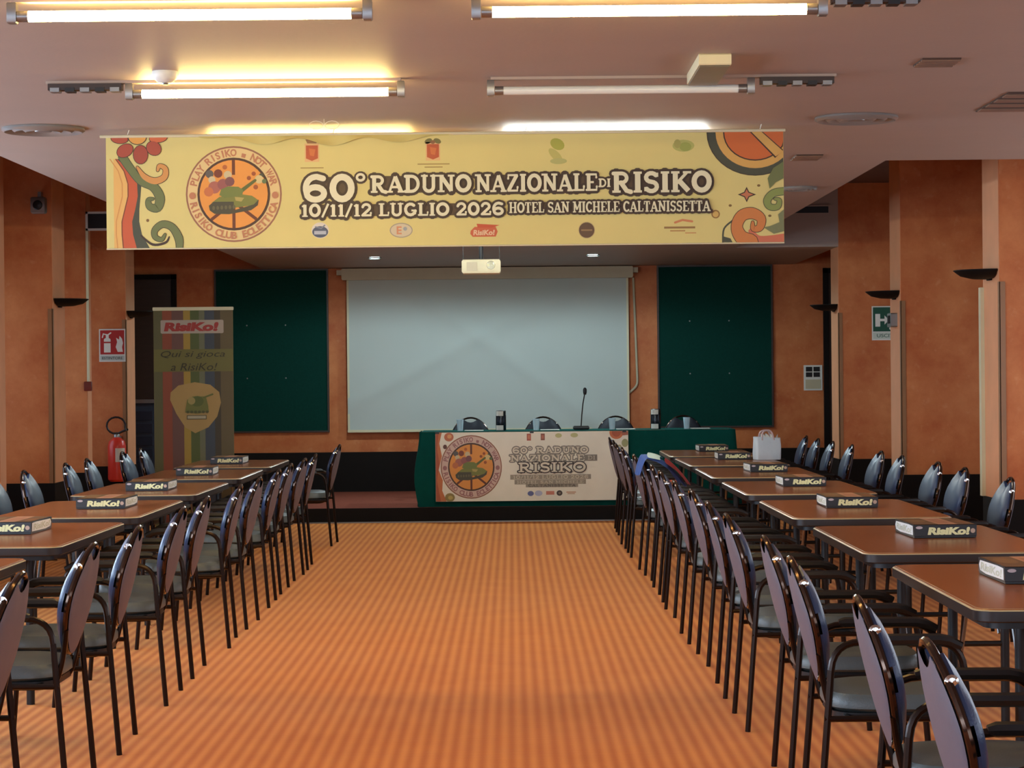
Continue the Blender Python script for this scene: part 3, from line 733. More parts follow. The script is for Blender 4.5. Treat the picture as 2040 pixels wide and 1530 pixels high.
# ------------------------------------------------------------------ ceiling lights
def tube_light(name, label, x0, x1, y, lit, stub=None, m=None):
    cx = (x0 + x1) / 2
    t = thing(name, label, 'ceiling light', (cx, y, H), 0, 'fluorescent tube fittings')
    l = (x1 - x0) / 2
    s0, s1 = (stub if stub else (None, None))
    lo = min(-l, (s0 - cx) if stub else -l); hi = max(l, (s1 - cx) if stub else l)
    MB().box(lo, hi, -0.02, 0.02, -0.012, 0.0).build('channel', M_CEIL, t)
    for s in (-1, 1):
        MB().cbox(s * l - 0.016, s * l + 0.016, -0.02, 0.02, -0.082, -0.012, 0.004).build('lamp_holder', M_STEEL, t)
    MB().tube([(-l + 0.02, 0, -0.058), (l - 0.02, 0, -0.058)], 0.0185, 14).build('tube', m or (M_TUBE if lit else M_TUBE_OFF), t)
    for s in (-1, 1):
        MB().tube([(s * (l - 0.055), 0, -0.058), (s * (l - 0.018), 0, -0.058)], 0.0192, 14).build('end_cap', M_STEEL, t)
    if stub:
        a_, b_ = s0 - cx, s1 - cx
        MB().box(a_ + 0.01, b_ - 0.01, -0.026, 0.026, -0.04, -0.012).build('ballast_tray', M_DARKWOOD, t)
        for k in range(5):
            xx = a_ + 0.04 + (b_ - a_ - 0.08) * k / 4
            MB().box(xx - 0.02, xx + 0.02, -0.030, 0.030, -0.048, -0.030).build('bracket', M_BLACK if k % 2 else M_STEEL, t)
    return t
tube_light('fluorescent_light', 'lit yellow fluorescent tube at top left, nearest row', -1.69, -0.48, 7.70, True)
tube_light('fluorescent_light', 'lit fluorescent tube at top right with bare bracket beyond its right end', -0.11, 1.07, 7.70, True, (1.09, 1.41))
tube_light('fluorescent_light', 'lit yellow fluorescent tube beside smoke detector above the banner', -1.65, -0.47, 9.82, True, (-2.01, -1.67))
tube_light('fluorescent_light', 'dark unlit fluorescent tube running behind the exit lamp', -0.08, 1.05, 9.82, False, (1.08, 1.42))
tube_light('fluorescent_light', 'lit yellow fluorescent tube just behind left half of the banner', -1.65, -0.47, 12.03, True)
tube_light('fluorescent_light', 'lit white fluorescent tube just behind right half of the banner', -0.08, 1.10, 12.03, True, None, M_TUBE_W)

for k, y in enumerate((14.16, 16.3, 18.43, 20.57)):
    n_ = ('first', 'second', 'third', 'fourth')[k]
    tube_light('fluorescent_light', 'lit left fluorescent tube of the %s row beyond the banner' % n_, -1.65, -0.47, y, True, None, M_TUBE_W)
    tube_light('fluorescent_light', 'lit right fluorescent tube of the %s row beyond the banner' % n_, -0.08, 1.10, y, True, None, M_TUBE_W)

# exit lamp box, smoke detector, air diffusers, speaker grilles
t = thing('emergency_light', 'boxy cream emergency lamp with grey underside beside the unlit tube', 'emergency light', (0.835, 9.46, H))
MB().cbox(-0.066, 0.066, -0.31, 0.31, -0.046, 0.0, 0.005).build('lamp_housing', M_CREAM, t)
MB().cbox(-0.061, 0.061, -0.30, 0.30, -0.052, -0.046, 0.003).build('diffuser', mat('grey_diffuser', (120, 114, 98), 0.35), t)
t = thing('smoke_detector', 'small white smoke detector on ceiling above the second left tube', 'smoke detector', (-1.45, 9.53, H))
MB().lathe([(0.0, 0), (0.055, 0.0), (0.058, -0.012), (0.05, -0.03), (0.032, -0.045), (0.0, -0.05)], 20).build('base', M_WHITE, t)
MB().lathe([(0.0, -0.056), (0.014, -0.055), (0.016, -0.05), (0, -0.049)], 12).build('sensor_cap', M_STEEL, t)
M_DIFF = mat('diffuser_grey', (142, 140, 136), 0.3, 0.35, noise=0.06)
def diffuser(x, y, label, r=0.21):
    t = thing('air_diffuser', label, 'air vent', (x, y, H), 0, 'round ceiling air diffusers')
    for i, k in enumerate((1.0, 0.74, 0.48)):
        MB().lathe([(r * k, -0.001), (r * k + 0.002, -0.012), (r * (k - 0.06), -0.022), (r * (k - 0.2), -0.004)], 28).build('louvre_ring', M_DIFF, t)
    MB().lathe([(0.0, -0.02), (r * 0.2, -0.018), (r * 0.24, -0.003)], 20).build('centre_cone', M_DIFF, t)
    MB().lathe([(0.0, -0.002), (r * 0.98, -0.001)], 24).build('dark_throat', M_BLACK, t)
diffuser(-2.40, 11.63, 'round grey air diffuser left of the hanging banner')
diffuser(1.76, 11.47, 'round grey air diffuser right of the hanging banner')
diffuser(2.02, 15.75, 'small round diffuser half hidden behind the banner right edge', 0.12)
M_GRILLE = mat('brown_grille', (128, 96, 76), 0.7, noise=0.15)
def grille(x0, x1, y0, y1, label):
    t = thing('ceiling_grille', label, 'grille', ((x0 + x1) / 2, (y0 + y1) / 2, H), 0, 'square ceiling grilles')
    w, d = (x1 - x0) / 2, (y1 - y0) / 2
    MB().box(-w, w, -d, d, -0.006, 0).build('backing', mat('grille_dark', (70, 48, 38), 0.8), t)
    for i in range(4):
        yy = -d + (i + 0.5) * 2 * d / 4
        MB().box(-w, w, yy - d * 0.12, yy + d * 0.12, -0.012, -0.006).build('slat', M_GRILLE, t)
grille(1.71, 1.87, 9.34, 9.56, 'small square ceiling grille near the top right lamp')
grille(1.70, 1.86, 13.40, 13.70, 'small square ceiling grille right of the banner')
grille(2.32, 2.95, 10.5, 11.25, 'large brown ceiling panel at the right picture edge')

# slot vents high on the sides
t = thing('slot_vent', 'long black slot vent in the bulkhead over the stage right side', 'air vent', (2.79, Y_SLAB2, 3.18))
MB().box(-0.47, 0.47, -0.012, 0.0, -0.032, 0.032).build('slot', M_BLACK, t)
MB().box(-0.48, 0.50, -0.018, 0.0, 0.034, 0.046).build('slot_lip', M_CEIL, t)
t = thing('wall_vent', 'white framed dark vent high on left wall beside banner', 'air vent', (-3.93, 21.56, 3.02))
MB().box(-0.10, 0.12, -0.01, 0.015, -0.07, 0.07).build('grille', M_BLACK, t)
mb = MB()
for a_, b_ in ((-0.12, -0.10), (0.12, 0.14)): mb.box(a_, b_, -0.02, 0.015, -0.09, 0.09)
for a_, b_ in ((-0.09, -0.07), (0.07, 0.09)): mb.box(-0.12, 0.14, -0.02, 0.015, a_, b_)
mb.build('vent_frame', M_WHITE, t)
t = thing('wall_speaker', 'small grey loudspeaker high on the left pier', 'loudspeaker', (-4.03, 19.36, 3.0))
MB().cbox(-0.06, 0.06, -0.10, 0.0, -0.07, 0.07, 0.012).build('cabinet', M_STEEL, t)
MB().lathe([(0.0, -0.112), (0.035, -0.108), (0.042, -0.10)], 16, axis='Y').build('grille', M_BLACK, t)
MB().box(-0.015, 0.015, -0.02, 0.06, 0.07, 0.12).build('bracket', M_STEEL, t)

# wall uplighters
def sconce(x, y, sg, label):
    t = thing('wall_uplighter', label, 'wall lamp', (x, y, 2.20), 0, 'dark bowl uplighters on the piers')
    mb = MB(); prof = [(1.0, 0.012), (0.96, 0.0), (0.8, -0.03), (0.5, -0.048), (0.0, -0.054)]
    k = 14; vs = []
    for r, z in prof:
        for i in range(k + 1):
            an = -PI / 2 + PI * i / k
            vs.append((-sg * 0.25 * r * math.cos(an), 0.25 * r * math.sin(an), z))
    fs = [(a * (k + 1) + i, a * (k + 1) + i + 1, (a + 1) * (k + 1) + i + 1, (a + 1) * (k + 1) + i) for a in range(len(prof) - 1) for i in range(k)]
    mb.add(vs, fs); mb.build('bowl', M_SKIRT, t)
    MB().prism([(-sg * 0.25 * math.cos(-PI / 2 + PI * i / k), 0.25 * math.sin(-PI / 2 + PI * i / k)) for i in range(k + 1)], 0.006, 0.012).build('bowl_rim', M_SKIRT, t)
    MB().box(-0.012, 0.012, -0.05, 0.05, -0.06, 0.01).build('wall_plate', M_SKIRT, t)
for i, y in enumerate((15.805, 19.745, 23.445)): sconce(X_FR - 0.012, y, 1, 'dark bowl uplighter on the right piers, ' + nth(i))
for i, y in enumerate((19.705, 23.395)): sconce(X_FL + 0.012, y, -1, 'dark bowl uplighter on the left piers, ' + ('nearer one' if i == 0 else 'farther one'))

# ------------------------------------------------------------------ stage wall fittings
def board(x0, x1, z0, z1, label):
    t = thing('felt_board', label, 'notice board', ((x0 + x1) / 2, YB, z0), 0, 'green felt boards')
    w = (x1 - x0) / 2; h = z1 - z0
    MB().box(-w, w, -0.03, 0, 0, h).build('felt_panel', M_GREENFELT, t)
    for a_, b_ in ((-w - 0.02, -w), (w, w + 0.02)): MB().box(a_, b_, -0.045, 0, -0.02, h + 0.02).build('frame_side', M_DARKWOOD, t)
    for a_, b_ in ((-0.02, 0), (h, h + 0.02)): MB().box(-w, w, -0.045, 0, a_, b_).build('frame_rail', M_DARKWOOD, t)
    for px in (-0.45, 0.25):
        for pz in (0.66, 0.33):
            MB().lathe([(0, -0.036), (0.008, -0.035), (0.009, -0.03)], 8, c=(w * px, 0, h * pz), axis='Y').build('pin', M_STEEL, t)
board(-3.50, -2.19, 0.88, 2.78, 'dark green felt board left of the projection screen')
board(1.75, 3.08, 0.89, 2.78, 'dark green felt board right of the projection screen')
t = thing('projection_screen', 'large white roll-down projection screen on the stage wall', 'screen', (-0.28, YB - 0.13, 0.855))
def crease(u, v):
    x, z = -1.66 + 3.32 * u, 0.02 + 1.82 * v
    d1 = ((x + 0.75) * 0.74 + (z - 1.60) * 1.0) / 1.24      # two soft diagonal folds crossing below the middle
    d2 = ((x - 0.85) * -0.52 + (z - 1.62) * 1.0) / 1.13
    return (x, 0.03 + 0.006 * math.sin(u * 5 + v * 3) - 0.022 * math.exp(-(d1 / 0.10) ** 2) - 0.022 * math.exp(-(d2 / 0.10) ** 2), z)
MB().grid(90, 54, crease).build('screen_fabric', M_SCREEN, t)
MB().cbox(-1.72, 1.72, -0.06, 0.10, 1.80, 1.935, 0.012).build('screen_case', M_CASE, t)
for s in (-1, 1): MB().box(s * 1.75 - 0.03, s * 1.75 + 0.03, -0.03, 0.115, 1.86, 1.92).build('case_bracket', M_CASE, t)
MB().cbox(-1.67, 1.67, 0.015, 0.045, 0.0, 0.03, 0.006).build('bottom_bar', M_CREAM, t)
for s in (-1, 1): MB().box(s * 1.655 - 0.012, s * 1.655 + 0.012, 0.022, 0.026, 0.03, 1.82).build('side_tape', M_CREAM, t)
tag(MB().tube(fillet([(1.45, YB - 0.03, 2.66), (1.49, YB - 0.03, 1.38), (1.33, YB - 0.03, 1.24), (1.305, YB - 0.03, 0.9)], 0.06), 0.014).build('wall_conduit', M_CASE),
    'thin cream conduit bending beside the projection screen', 'conduit')
t = thing('switch_poster', 'white notice with four dark squares on the right stage wall', 'notice', (3.575, YB, 1.30))
MB().box(-0.11, 0.11, -0.012, 0, 0, 0.30).build('notice_sheet', M_WHITE, t)
for i in range(2):
    for j in range(2):
        MB().box(-0.085 + 0.09 * i, -0.01 + 0.09 * i, -0.016, -0.012, 0.16 + 0.065 * j, 0.215 + 0.065 * j).build('dark_square', M_BLACK, t)
MB().box(-0.09, 0.09, -0.015, -0.012, 0.02, 0.13).build('text_panel', M_CASE, t)
def downlight(x, y, label):
    t = thing('recessed_downlight', label, 'ceiling light', (x, y, H), 0, 'cool white downlights over the stage')
    MB().lathe([(0.055, -0.001), (0.075, -0.004), (0.08, -0.012), (0.06, -0.016)], 20).build('trim_ring', M_CHROME, t)
    MB().lathe([(0.0, -0.016), (0.05, -0.012), (0.058, -0.002)], 18).build('lamp', M_LED, t)
    d = bpy.data.lights.new('downlight_beam', 'SPOT'); d.energy = 75; d.color = (0.72, 0.92, 1.0); d.spot_size = 3.0; d.spot_blend = 0.25; d.shadow_soft_size = 0.05
    o = bpy.data.objects.new('downlight_beam', d); COL.objects.link(o); o.parent = t; o.location = (0, 0, -0.03)
downlight(-1.47, 24.37, 'bright cool downlight over the left half of the screen')
downlight(0.88, 24.25, 'bright cool downlight over the right half of the screen')
t = thing('projector', 'white video projector hanging below the banner', 'projector', (-0.227, 17.33, 2.29))
MB().cbox(-0.148, 0.148, -0.11, 0.13, 0.0, 0.105, 0.014).build('body', M_CREAM, t)
MB().lathe([(0.0, -0.122), (0.03, -0.12), (0.036, -0.105)], 18, c=(0.075, 0, 0.06), axis='Y').build('lens', M_GLASS, t)
MB().box(-0.11, -0.03, -0.113, -0.108, 0.02, 0.085).build('vent_panel', M_CASE, t)
MB().tube([(0, 0, 0.1), (0, 0, H - 2.29)], 0.018, 10).build('pole', M_BLACK, t)
MB().cbox(-0.05, 0.05, -0.05, 0.05, H - 2.29 - 0.012, H - 2.29, 0.004).build('ceiling_plate', M_BLACK, t)
for s in (-1, 1): MB().tube([(s * 0.14, 0.05, 0.1), (s * 0.14, 0.05, H - 2.29)], 0.003, 5).build('stay_wire', M_BLACK, t)

# ------------------------------------------------------------------ stage table with cloth and printed banner
TX0, TX1, TY0, TY1, TZ = -0.95, 2.30, 23.50, 24.25, 0.93
mb = MB()
hem = 0.152
def drape(u, v):            # runs left-back corner -> left-front -> right-front -> right-back
    Ls = (TY1 - TY0); Lf = TX1 - TX0; tot = 2 * Ls + Lf; s = u * tot
    fold = 0.018 * v * math.sin(s * 21) + 0.012 * v * math.sin(s * 37 + 1)
    if s < Ls: p = (TX0 - 0.02 - 0.09 * v * math.sin(PI * min(1, v * 1.1)) * (s / Ls) - abs(fold), TY1 - s)
    elif s < Ls + Lf:
        q = (s - Ls) / Lf
        fl = fold * (1.0 if q < 0.06 or q > 0.66 else 0.25)
        p = (TX0 + Lf * q - 0.10 * math.sin(PI * v * 0.8) * max(0, 1 - q * 12), TY0 - 0.012 - 0.02 * v - abs(fl))
    else: p = (TX1 + 0.02 + 0.06 * v + abs(fold), TY0 + (s - Ls - Lf))
    return (p[0], p[1], TZ - v * (TZ - hem))
mb.grid(160, 12, drape)
mb.grid(24, 6, lambda u, v: (TX0 + (TX1 - TX0) * u, TY0 + (TY1 - TY0) * v, TZ + 0.001))
tag(mb.build('tablecloth', M_GREENCLOTH, None, 1.2), 'dark green cloth draped over the long table on the stage', 'tablecloth')
tb = thing('table_banner', 'cream printed event banner hung on front of the green table', 'banner', (-0.80, TY0 - 0.075, 0.21))
def tl(x, y, off):           # sheet units 1715 x 600
    u = (x - 205) / 1715; v = (y - 55) / 600
    return (2.0 * u, -off - 0.02 * v, 0.715 * (1 - v))
mb = MB(); mb.grid(40, 6, lambda u, v: tl(205 + 1715 * u, 55 + 600 * v, 0), flip=True); mb.grid(40, 6, lambda u, v: tl(205 + 1715 * u, 55 + 600 * v, -0.0015))
mb.build('banner_sheet', M_TBANNER, tb)
TCL = (206, 56, 1919, 654)
a = Art(TCL)
a.poly([(205, 55), (262, 55), (240, 150), (262, 260), (232, 380), (268, 470), (262, 560), (300, 655), (205, 655)], (196, 112, 58), 1)
a.poly([(205, 55), (235, 55), (220, 200), (240, 330), (216, 470), (250, 655), (205, 655)], (170, 82, 42), 2)
a.ell(325, 95, 42, 38, (196, 112, 72), 3, 18); a.ell(330, 90, 20, 18, (222, 160, 100), 4, 14); a.ell(290, 180, 18, 20, (96, 52, 40), 3, 12)
a.ell(330, 620, 44, 38, (150, 130, 66), 3, 18); a.ell(335, 622, 22, 18, (196, 172, 90), 4, 12)
a.build('floral_ornament', tl, ink, tb, 0.0009); a = Art(TCL)
a.ell(1815, 68, 62, 58, (206, 112, 62), 1, 22); a.ell(1815, 68, 40, 38, (176, 84, 46), 2, 18); a.poly([(1850, 60), (1925, 50), (1925, 90), (1870, 95)], (168, 96, 70), 3)
a.ell(1890, 160, 30, 36, (160, 160, 110), 1, 16); a.ell(1840, 190, 20, 16, (176, 168, 120), 1, 14)
a.build('wheel_ornament', tl, ink, tb, 0.0009)
a = Art(TCL); emblem(a, 522, 356, 272, 276, (212, 182, 164), (160, 108, 104)); a.build('emblem', tl, ink, tb, 0.0009)
a = Art(TCL)
GY = (134, 126, 112); WH = (224, 214, 190)
serif_text(a, '60o RADUNO', 885, 188, 1565, 243, WH, GY, 9, 2)
serif_text(a, 'NAZIONALE', 868, 256, 1530, 314, WH, GY, 9, 2)
a.rect(1530, 258, 1642, 312, GY, 2); serif_text(a, 'DI', 1556, 268, 1626, 302, (196, 188, 168), None, 0, 3)
serif_text(a, 'RISIKO', 935, 322, 1545, 405, WH, (62, 50, 44), 9, 4)
for x0, y0, x1, y1 in ((868, 428, 1585, 470), (905, 472, 1540, 512), (1005, 506, 1470, 538)): a.rect(x0, y0, x1, y1, (158, 148, 130), 1)
serif_text(a, '10/11/12 LUGLIO 2026', 890, 434, 1565, 464, (206, 196, 172), None, 0, 2)
serif_text(a, 'HOTEL SAN MICHELE', 925, 480, 1520, 506, (206, 196, 172), None, 0, 2)
serif_text(a, 'CALTANISSETTA', 1025, 512, 1450, 534, (96, 86, 76), None, 0, 2)
a.build('headline_lettering', tl, ink, tb, 0.0009)
def tmark(nm, *calls):
    q = Art(TCL)
    for fn, args in calls: getattr(q, fn)(*args)
    q.build(nm, tl, ink, tb, 0.0009)
tmark('town_crest', ('rect', (1018, 72, 1055, 132, (182, 92, 70), 1)), ('rect', (1026, 84, 1047, 118, (206, 130, 96), 2)))
tmark('town_crest', ('rect', (1142, 72, 1178, 130, (146, 86, 66), 1)), ('rect', (1150, 86, 1170, 116, (190, 110, 84), 2)))
tmark('sponsor_mark', ('ell', (1300, 90, 30, 20, (196, 192, 130), 1, 14)))
tmark('sponsor_mark', ('ell', (1440, 88, 34, 20, (192, 190, 130), 1, 14)))
tmark('sponsor_mark', ('ell', (1048, 592, 28, 22, (96, 104, 150), 1, 16)))
tmark('sponsor_mark', ('ell', (1118, 590, 34, 24, (176, 182, 204), 1, 16)))
tmark('sponsor_mark', ('rect', (1185, 572, 1258, 604, (206, 128, 104), 1)))
tmark('sponsor_mark', ('ell', (1304, 590, 26, 24, (56, 48, 42), 1, 18)), ('ell', (1304, 590, 12, 11, (120, 108, 92), 2, 12)))
tmark('sponsor_mark', ('rect', (1365, 578, 1450, 588, (206, 160, 128), 1)), ('rect', (1375, 592, 1440, 600, (196, 160, 128), 1)))
for x in (0.02, 1.0, 1.96):
    MB().box(x - 0.02, x + 0.02, -0.002, 0.06, 0.70, 0.722).build('cloth_clip', M_BLACK, tb)

# flasks, cups with paper sheets, microphone on the stage table
def flask(x, y, label):
    t = thing('flask', label, 'flask', (x, y, TZ + 0.002), 0, 'dark flasks on the stage table')
    MB().lathe([(0.0, 0.0), (0.05, 0.0), (0.054, 0.006), (0.054, 0.16), (0.05, 0.168)], 22).build('body', mat('flask_dark', (26, 34, 42), 0.25, 0.3), t)
    MB().lathe([(0.05, 0.166), (0.052, 0.17), (0.052, 0.206), (0.046, 0.212), (0.0, 0.213)], 22).build('lid', M_BLACK, t)
    MB().lathe([(0.0555, 0.005), (0.0555, 0.055)], 10, a0=PI * 1.15, a1=PI * 1.65).build('base_label', M_WHITE, t)
    MB().lathe([(0.0555, 0.155), (0.0555, 0.205)], 10, a0=PI * 1.15, a1=PI * 1.65).build('top_label', M_WHITE, t)
flask(-0.12, 23.8, 'dark cylindrical flask left of the microphone')
flask(1.51, 23.8, 'dark cylindrical flask right of the microphone')
M_CUP = mat('pale_blue_cup', (190, 214, 226), 0.25, noise=0.04)
for i, x in enumerate((-0.55, 0.25, 1.05, 1.835)):
    t = thing('drinking_cup', 'pale plastic cup in front of stage chair, %s from left' % ('first', 'second', 'third', 'fourth')[i], 'cup', (x, 23.78, TZ + 0.002), 0, 'pale cups on the stage table')
    MB().lathe([(0.0, 0.0), (0.028, 0.0), (0.036, 0.10), (0.037, 0.118), (0.033, 0.118), (0.026, 0.006), (0.0, 0.006)], 18).build('cup_wall', M_CUP, t)
    MB().lathe([(0.036, 0.112), (0.039, 0.115), (0.037, 0.12)], 18).build('rim', M_CUP, t)
    o = MB().cbox(0, 0.20, -0.02, 0.16, 0, 0.006, 0.002).build('paper_pad', M_WHITE, None, loc=(x + 0.045, 23.75, TZ + 0.002))
    tag(o, 'white paper pad beside stage cup, %s from left' % ('first', 'second', 'third', 'fourth')[i], 'paper', 'paper pads on the stage table')
t = thing('microphone', 'black gooseneck microphone standing on the green stage table', 'microphone', (0.725, 23.83, TZ + 0.002))
MB().cbox(-0.085, 0.085, -0.06, 0.06, 0, 0.04, 0.012).build('base', M_BLACK, t)
MB().tube([(0, 0, 0.04), (0.008, 0, 0.15), (0.022, -0.005, 0.28), (0.04, -0.02, 0.38)], 0.006, 8).build('gooseneck', M_FRAME, t)
MB().lathe([(0, -0.008), (0.014, -0.006), (0.02, 0.02), (0.02, 0.05), (0.012, 0.066), (0, 0.07)], 12, c=(0.042, -0.022, 0.375)).build('capsule', M_BLACK, t)

# ------------------------------------------------------------------ roll-up banner, extinguisher, signs
RX0, RX1, RY, RZT = -3.42, -2.66, 21.58, 2.18
t = thing('rollup_banner', 'tall olive roll-up banner with striped print and pick-shaped crest', 'banner', ((RX0 + RX1) / 2, RY, 0))
w = (RX1 - RX0) / 2
MB().cbox(-w - 0.02, w + 0.02, -0.06, 0.06, 0.0, 0.08, 0.015).build('base_cassette', M_STEEL, t)
MB().tube([(0, 0.04, 0.06), (0, 0.03, RZT)], 0.012, 8).build('support_pole', M_STEEL, t)
MB().cbox(-w - 0.005, w + 0.005, -0.012, 0.012, RZT - 0.02, RZT + 0.012, 0.005).build('top_rail', M_CREAM, t)
MB().box(-w, w, -0.002, 0.0, 0.08, RZT - 0.01).build('printed_sheet', mat('olive_print', (132, 120, 66), 0.55, noise=0.2, scale=5), t)
def rl(x, y, off): return (-w + (x - 50) / 720 * 2 * w, -0.003 - off, RZT - 0.02 - (y - 90) / 1475 * (RZT - 0.10) * 0.72)
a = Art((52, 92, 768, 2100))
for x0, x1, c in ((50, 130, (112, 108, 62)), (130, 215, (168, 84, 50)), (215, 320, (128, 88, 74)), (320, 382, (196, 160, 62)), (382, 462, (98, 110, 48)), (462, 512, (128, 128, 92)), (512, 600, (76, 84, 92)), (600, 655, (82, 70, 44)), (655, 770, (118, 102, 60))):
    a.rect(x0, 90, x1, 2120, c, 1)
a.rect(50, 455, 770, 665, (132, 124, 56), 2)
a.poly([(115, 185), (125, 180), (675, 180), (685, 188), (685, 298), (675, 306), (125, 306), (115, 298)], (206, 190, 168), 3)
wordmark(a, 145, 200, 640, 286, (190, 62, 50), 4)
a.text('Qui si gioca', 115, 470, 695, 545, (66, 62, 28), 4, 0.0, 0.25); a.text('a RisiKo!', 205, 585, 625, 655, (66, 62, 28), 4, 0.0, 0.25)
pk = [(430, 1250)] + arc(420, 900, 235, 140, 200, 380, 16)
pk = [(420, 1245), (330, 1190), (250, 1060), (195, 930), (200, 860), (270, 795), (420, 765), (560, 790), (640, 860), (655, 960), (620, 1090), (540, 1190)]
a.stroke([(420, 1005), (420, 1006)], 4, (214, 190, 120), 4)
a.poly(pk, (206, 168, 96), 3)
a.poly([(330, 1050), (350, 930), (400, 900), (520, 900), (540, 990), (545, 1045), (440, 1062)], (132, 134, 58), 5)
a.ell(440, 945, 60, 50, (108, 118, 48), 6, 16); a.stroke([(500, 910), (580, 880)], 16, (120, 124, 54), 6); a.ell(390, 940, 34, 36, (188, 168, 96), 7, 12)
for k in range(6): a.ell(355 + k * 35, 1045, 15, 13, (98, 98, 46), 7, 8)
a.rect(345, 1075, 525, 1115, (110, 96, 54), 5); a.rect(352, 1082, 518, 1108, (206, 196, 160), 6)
a.p = [(p_, tuple(int(v * 0.84) for v in c_), l_) for p_, c_, l_ in a.p]  # all inks darkened: the dimmer light on this banner put into its print
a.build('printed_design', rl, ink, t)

t = thing('fire_extinguisher', 'red fire extinguisher with looped black hose hanging on left pier', 'extinguisher', (-4.03, 23.12, 0.47))
MB().lathe([(0.0, 0.0), (0.07, 0.0), (0.09, 0.02), (0.092, 0.05), (0.092, 0.36), (0.08, 0.41), (0.045, 0.44), (0.03, 0.45)], 22, c=(0, -0.12, 0)).build('cylinder', M_RED, t)
MB().lathe([(0.03, 0.445), (0.03, 0.48), (0.018, 0.5), (0, 0.5)], 14, c=(0, -0.12, 0)).build('valve', M_STEEL, t)
MB().tube([(0.0, -0.12, 0.48), (0.06, -0.13, 0.51), (0.12, -0.14, 0.53)], 0.011, 7).build('lever', M_BLACK, t)
MB().lathe([(0.093, 0.20), (0.093, 0.34)], 8, c=(0, -0.12, 0), a0=PI * 1.5, a1=PI * 1.88).build('label_sticker', M_WHITE, t)
lp = [(0.02, -0.14, 0.49)] + [(-0.0 + 0.095 * math.cos(q), -0.15, 0.57 + 0.085 * math.sin(q)) for q in [math.radians(v) for v in range(250, -20, -22)]] + [(0.10, -0.16, 0.52), (0.05, -0.16, 0.50)]
MB().tube(lp, 0.010, 7).build('hose', M_BLACK, t)
MB().box(-0.03, 0.03, -0.035, 0.0, 0.38, 0.46).build('wall_hook', M_STEEL, t)
t = thing('fire_sign', 'red and white fire extinguisher sign on the left pier', 'sign', (-4.085, 23.12, 1.69))
MB().box(-0.135, 0.135, -0.012, 0, 0, 0.335).build('plate', M_WHITE, t)
def sl(x, y, off): return (-0.135 + x, -0.0125 - off, y)
a = Art(); R_ = (176, 34, 30); W_ = (230, 226, 214)
a.rect(0.012, 0.075, 0.258, 0.322, R_, 1)
a.rect(0.05, 0.095, 0.118, 0.225, W_, 2); a.ell(0.084, 0.225, 0.034, 0.02, W_, 2, 14); a.rect(0.07, 0.235, 0.1, 0.27, W_, 2); a.stroke([(0.085, 0.275), (0.045, 0.285), (0.035, 0.25)], 0.014, W_, 2); a.stroke([(0.085, 0.27), (0.12, 0.295)], 0.014, W_, 2); a.rect(0.05, 0.19, 0.118, 0.205, R_, 3)
a.poly([(0.19, 0.1), (0.17, 0.15), (0.185, 0.2), (0.175, 0.245), (0.205, 0.225), (0.21, 0.265), (0.235, 0.235), (0.245, 0.19), (0.235, 0.15), (0.243, 0.1)], W_, 2)
a.rect(0.012, 0.012, 0.258, 0.062, (186, 192, 184), 1)
a.text('ESTINTORE', 0.03, 0.05, 0.24, 0.024, (60, 66, 62), 2, 0.01)
a.build('pictogram', sl, ink, t)
t = thing('exit_sign', 'green and white exit sign half hidden behind the right pier', 'sign', (3.85, 23.17, 1.835))
MB().box(-0.155, 0.155, -0.012, 0, 0, 0.35).build('plate', M_WHITE, t)
def el(x, y, off): return (-0.155 + x, -0.0125 - off, y)
a = Art(); G_ = (10, 76, 54)
a.rect(0.012, 0.09, 0.298, 0.338, G_, 1); a.rect(0.035, 0.14, 0.085, 0.27, W_, 2); a.rect(0.085, 0.195, 0.14, 0.22, W_, 2); a.poly([(0.13, 0.16), (0.13, 0.255), (0.175, 0.207)], W_, 2)
a.ell(0.22, 0.28, 0.02, 0.02, W_, 2, 12); a.stroke([(0.22, 0.25), (0.215, 0.19), (0.19, 0.12)], 0.026, W_, 2); a.stroke([(0.215, 0.19), (0.25, 0.15), (0.25, 0.11)], 0.024, W_, 2); a.stroke([(0.185, 0.22), (0.22, 0.245), (0.26, 0.215)], 0.018, W_, 2)
a.rect(0.012, 0.015, 0.298, 0.08, (196, 204, 190), 1); a.text('USCITA', 0.05, 0.065, 0.26, 0.03, (70, 100, 84), 2, 0.01)
a.build('pictogram', el, ink, t)
t = thing('wall_thermostat', 'small grey thermostat box on the middle right pier', 'thermostat', (X_FR, 19.74, 1.90))
MB().cbox(-0.06, 0.0, -0.10, 0.10, 0, 0.12, 0.008).build('case', M_STEEL, t)
MB().box(-0.064, -0.06, -0.05, 0.06, 0.03, 0.10).build('display', M_SKIRT, t)
t = thing('wall_cable_duct', 'thin white cable duct running down left fin to a red box', 'cable duct', (-4.045, 21.58, 1.40))
MB().box(-0.012, 0.012, -0.015, 0, 0.07, 1.68).build('duct', M_CREAM, t)
MB().cbox(-0.035, 0.035, -0.05, 0, 0, 0.09, 0.006).build('call_point', mat('dark_red', (110, 38, 24), 0.4), t)
t = thing('equipment_rack', 'dark blue equipment rack in the dim corner behind the roll-up banner', 'cabinet', (-4.28, 25.5, 0))
MB().cbox(-0.28, 0.28, -0.2, 0.25, 0, 1.24, 0.01).build('cabinet', mat('navy_cabinet', (44, 54, 70), 0.4), t)
for k in range(6): MB().box(-0.25, 0.25, -0.215, -0.2, 0.35 + 0.14 * k, 0.45 + 0.14 * k).build('drawer_front', mat('navy_front', (32, 40, 56), 0.35), t)
MB().box(-0.3, 0.3, -0.22, 0.27, 1.24, 1.28).build('top_panel', M_STEEL, t)

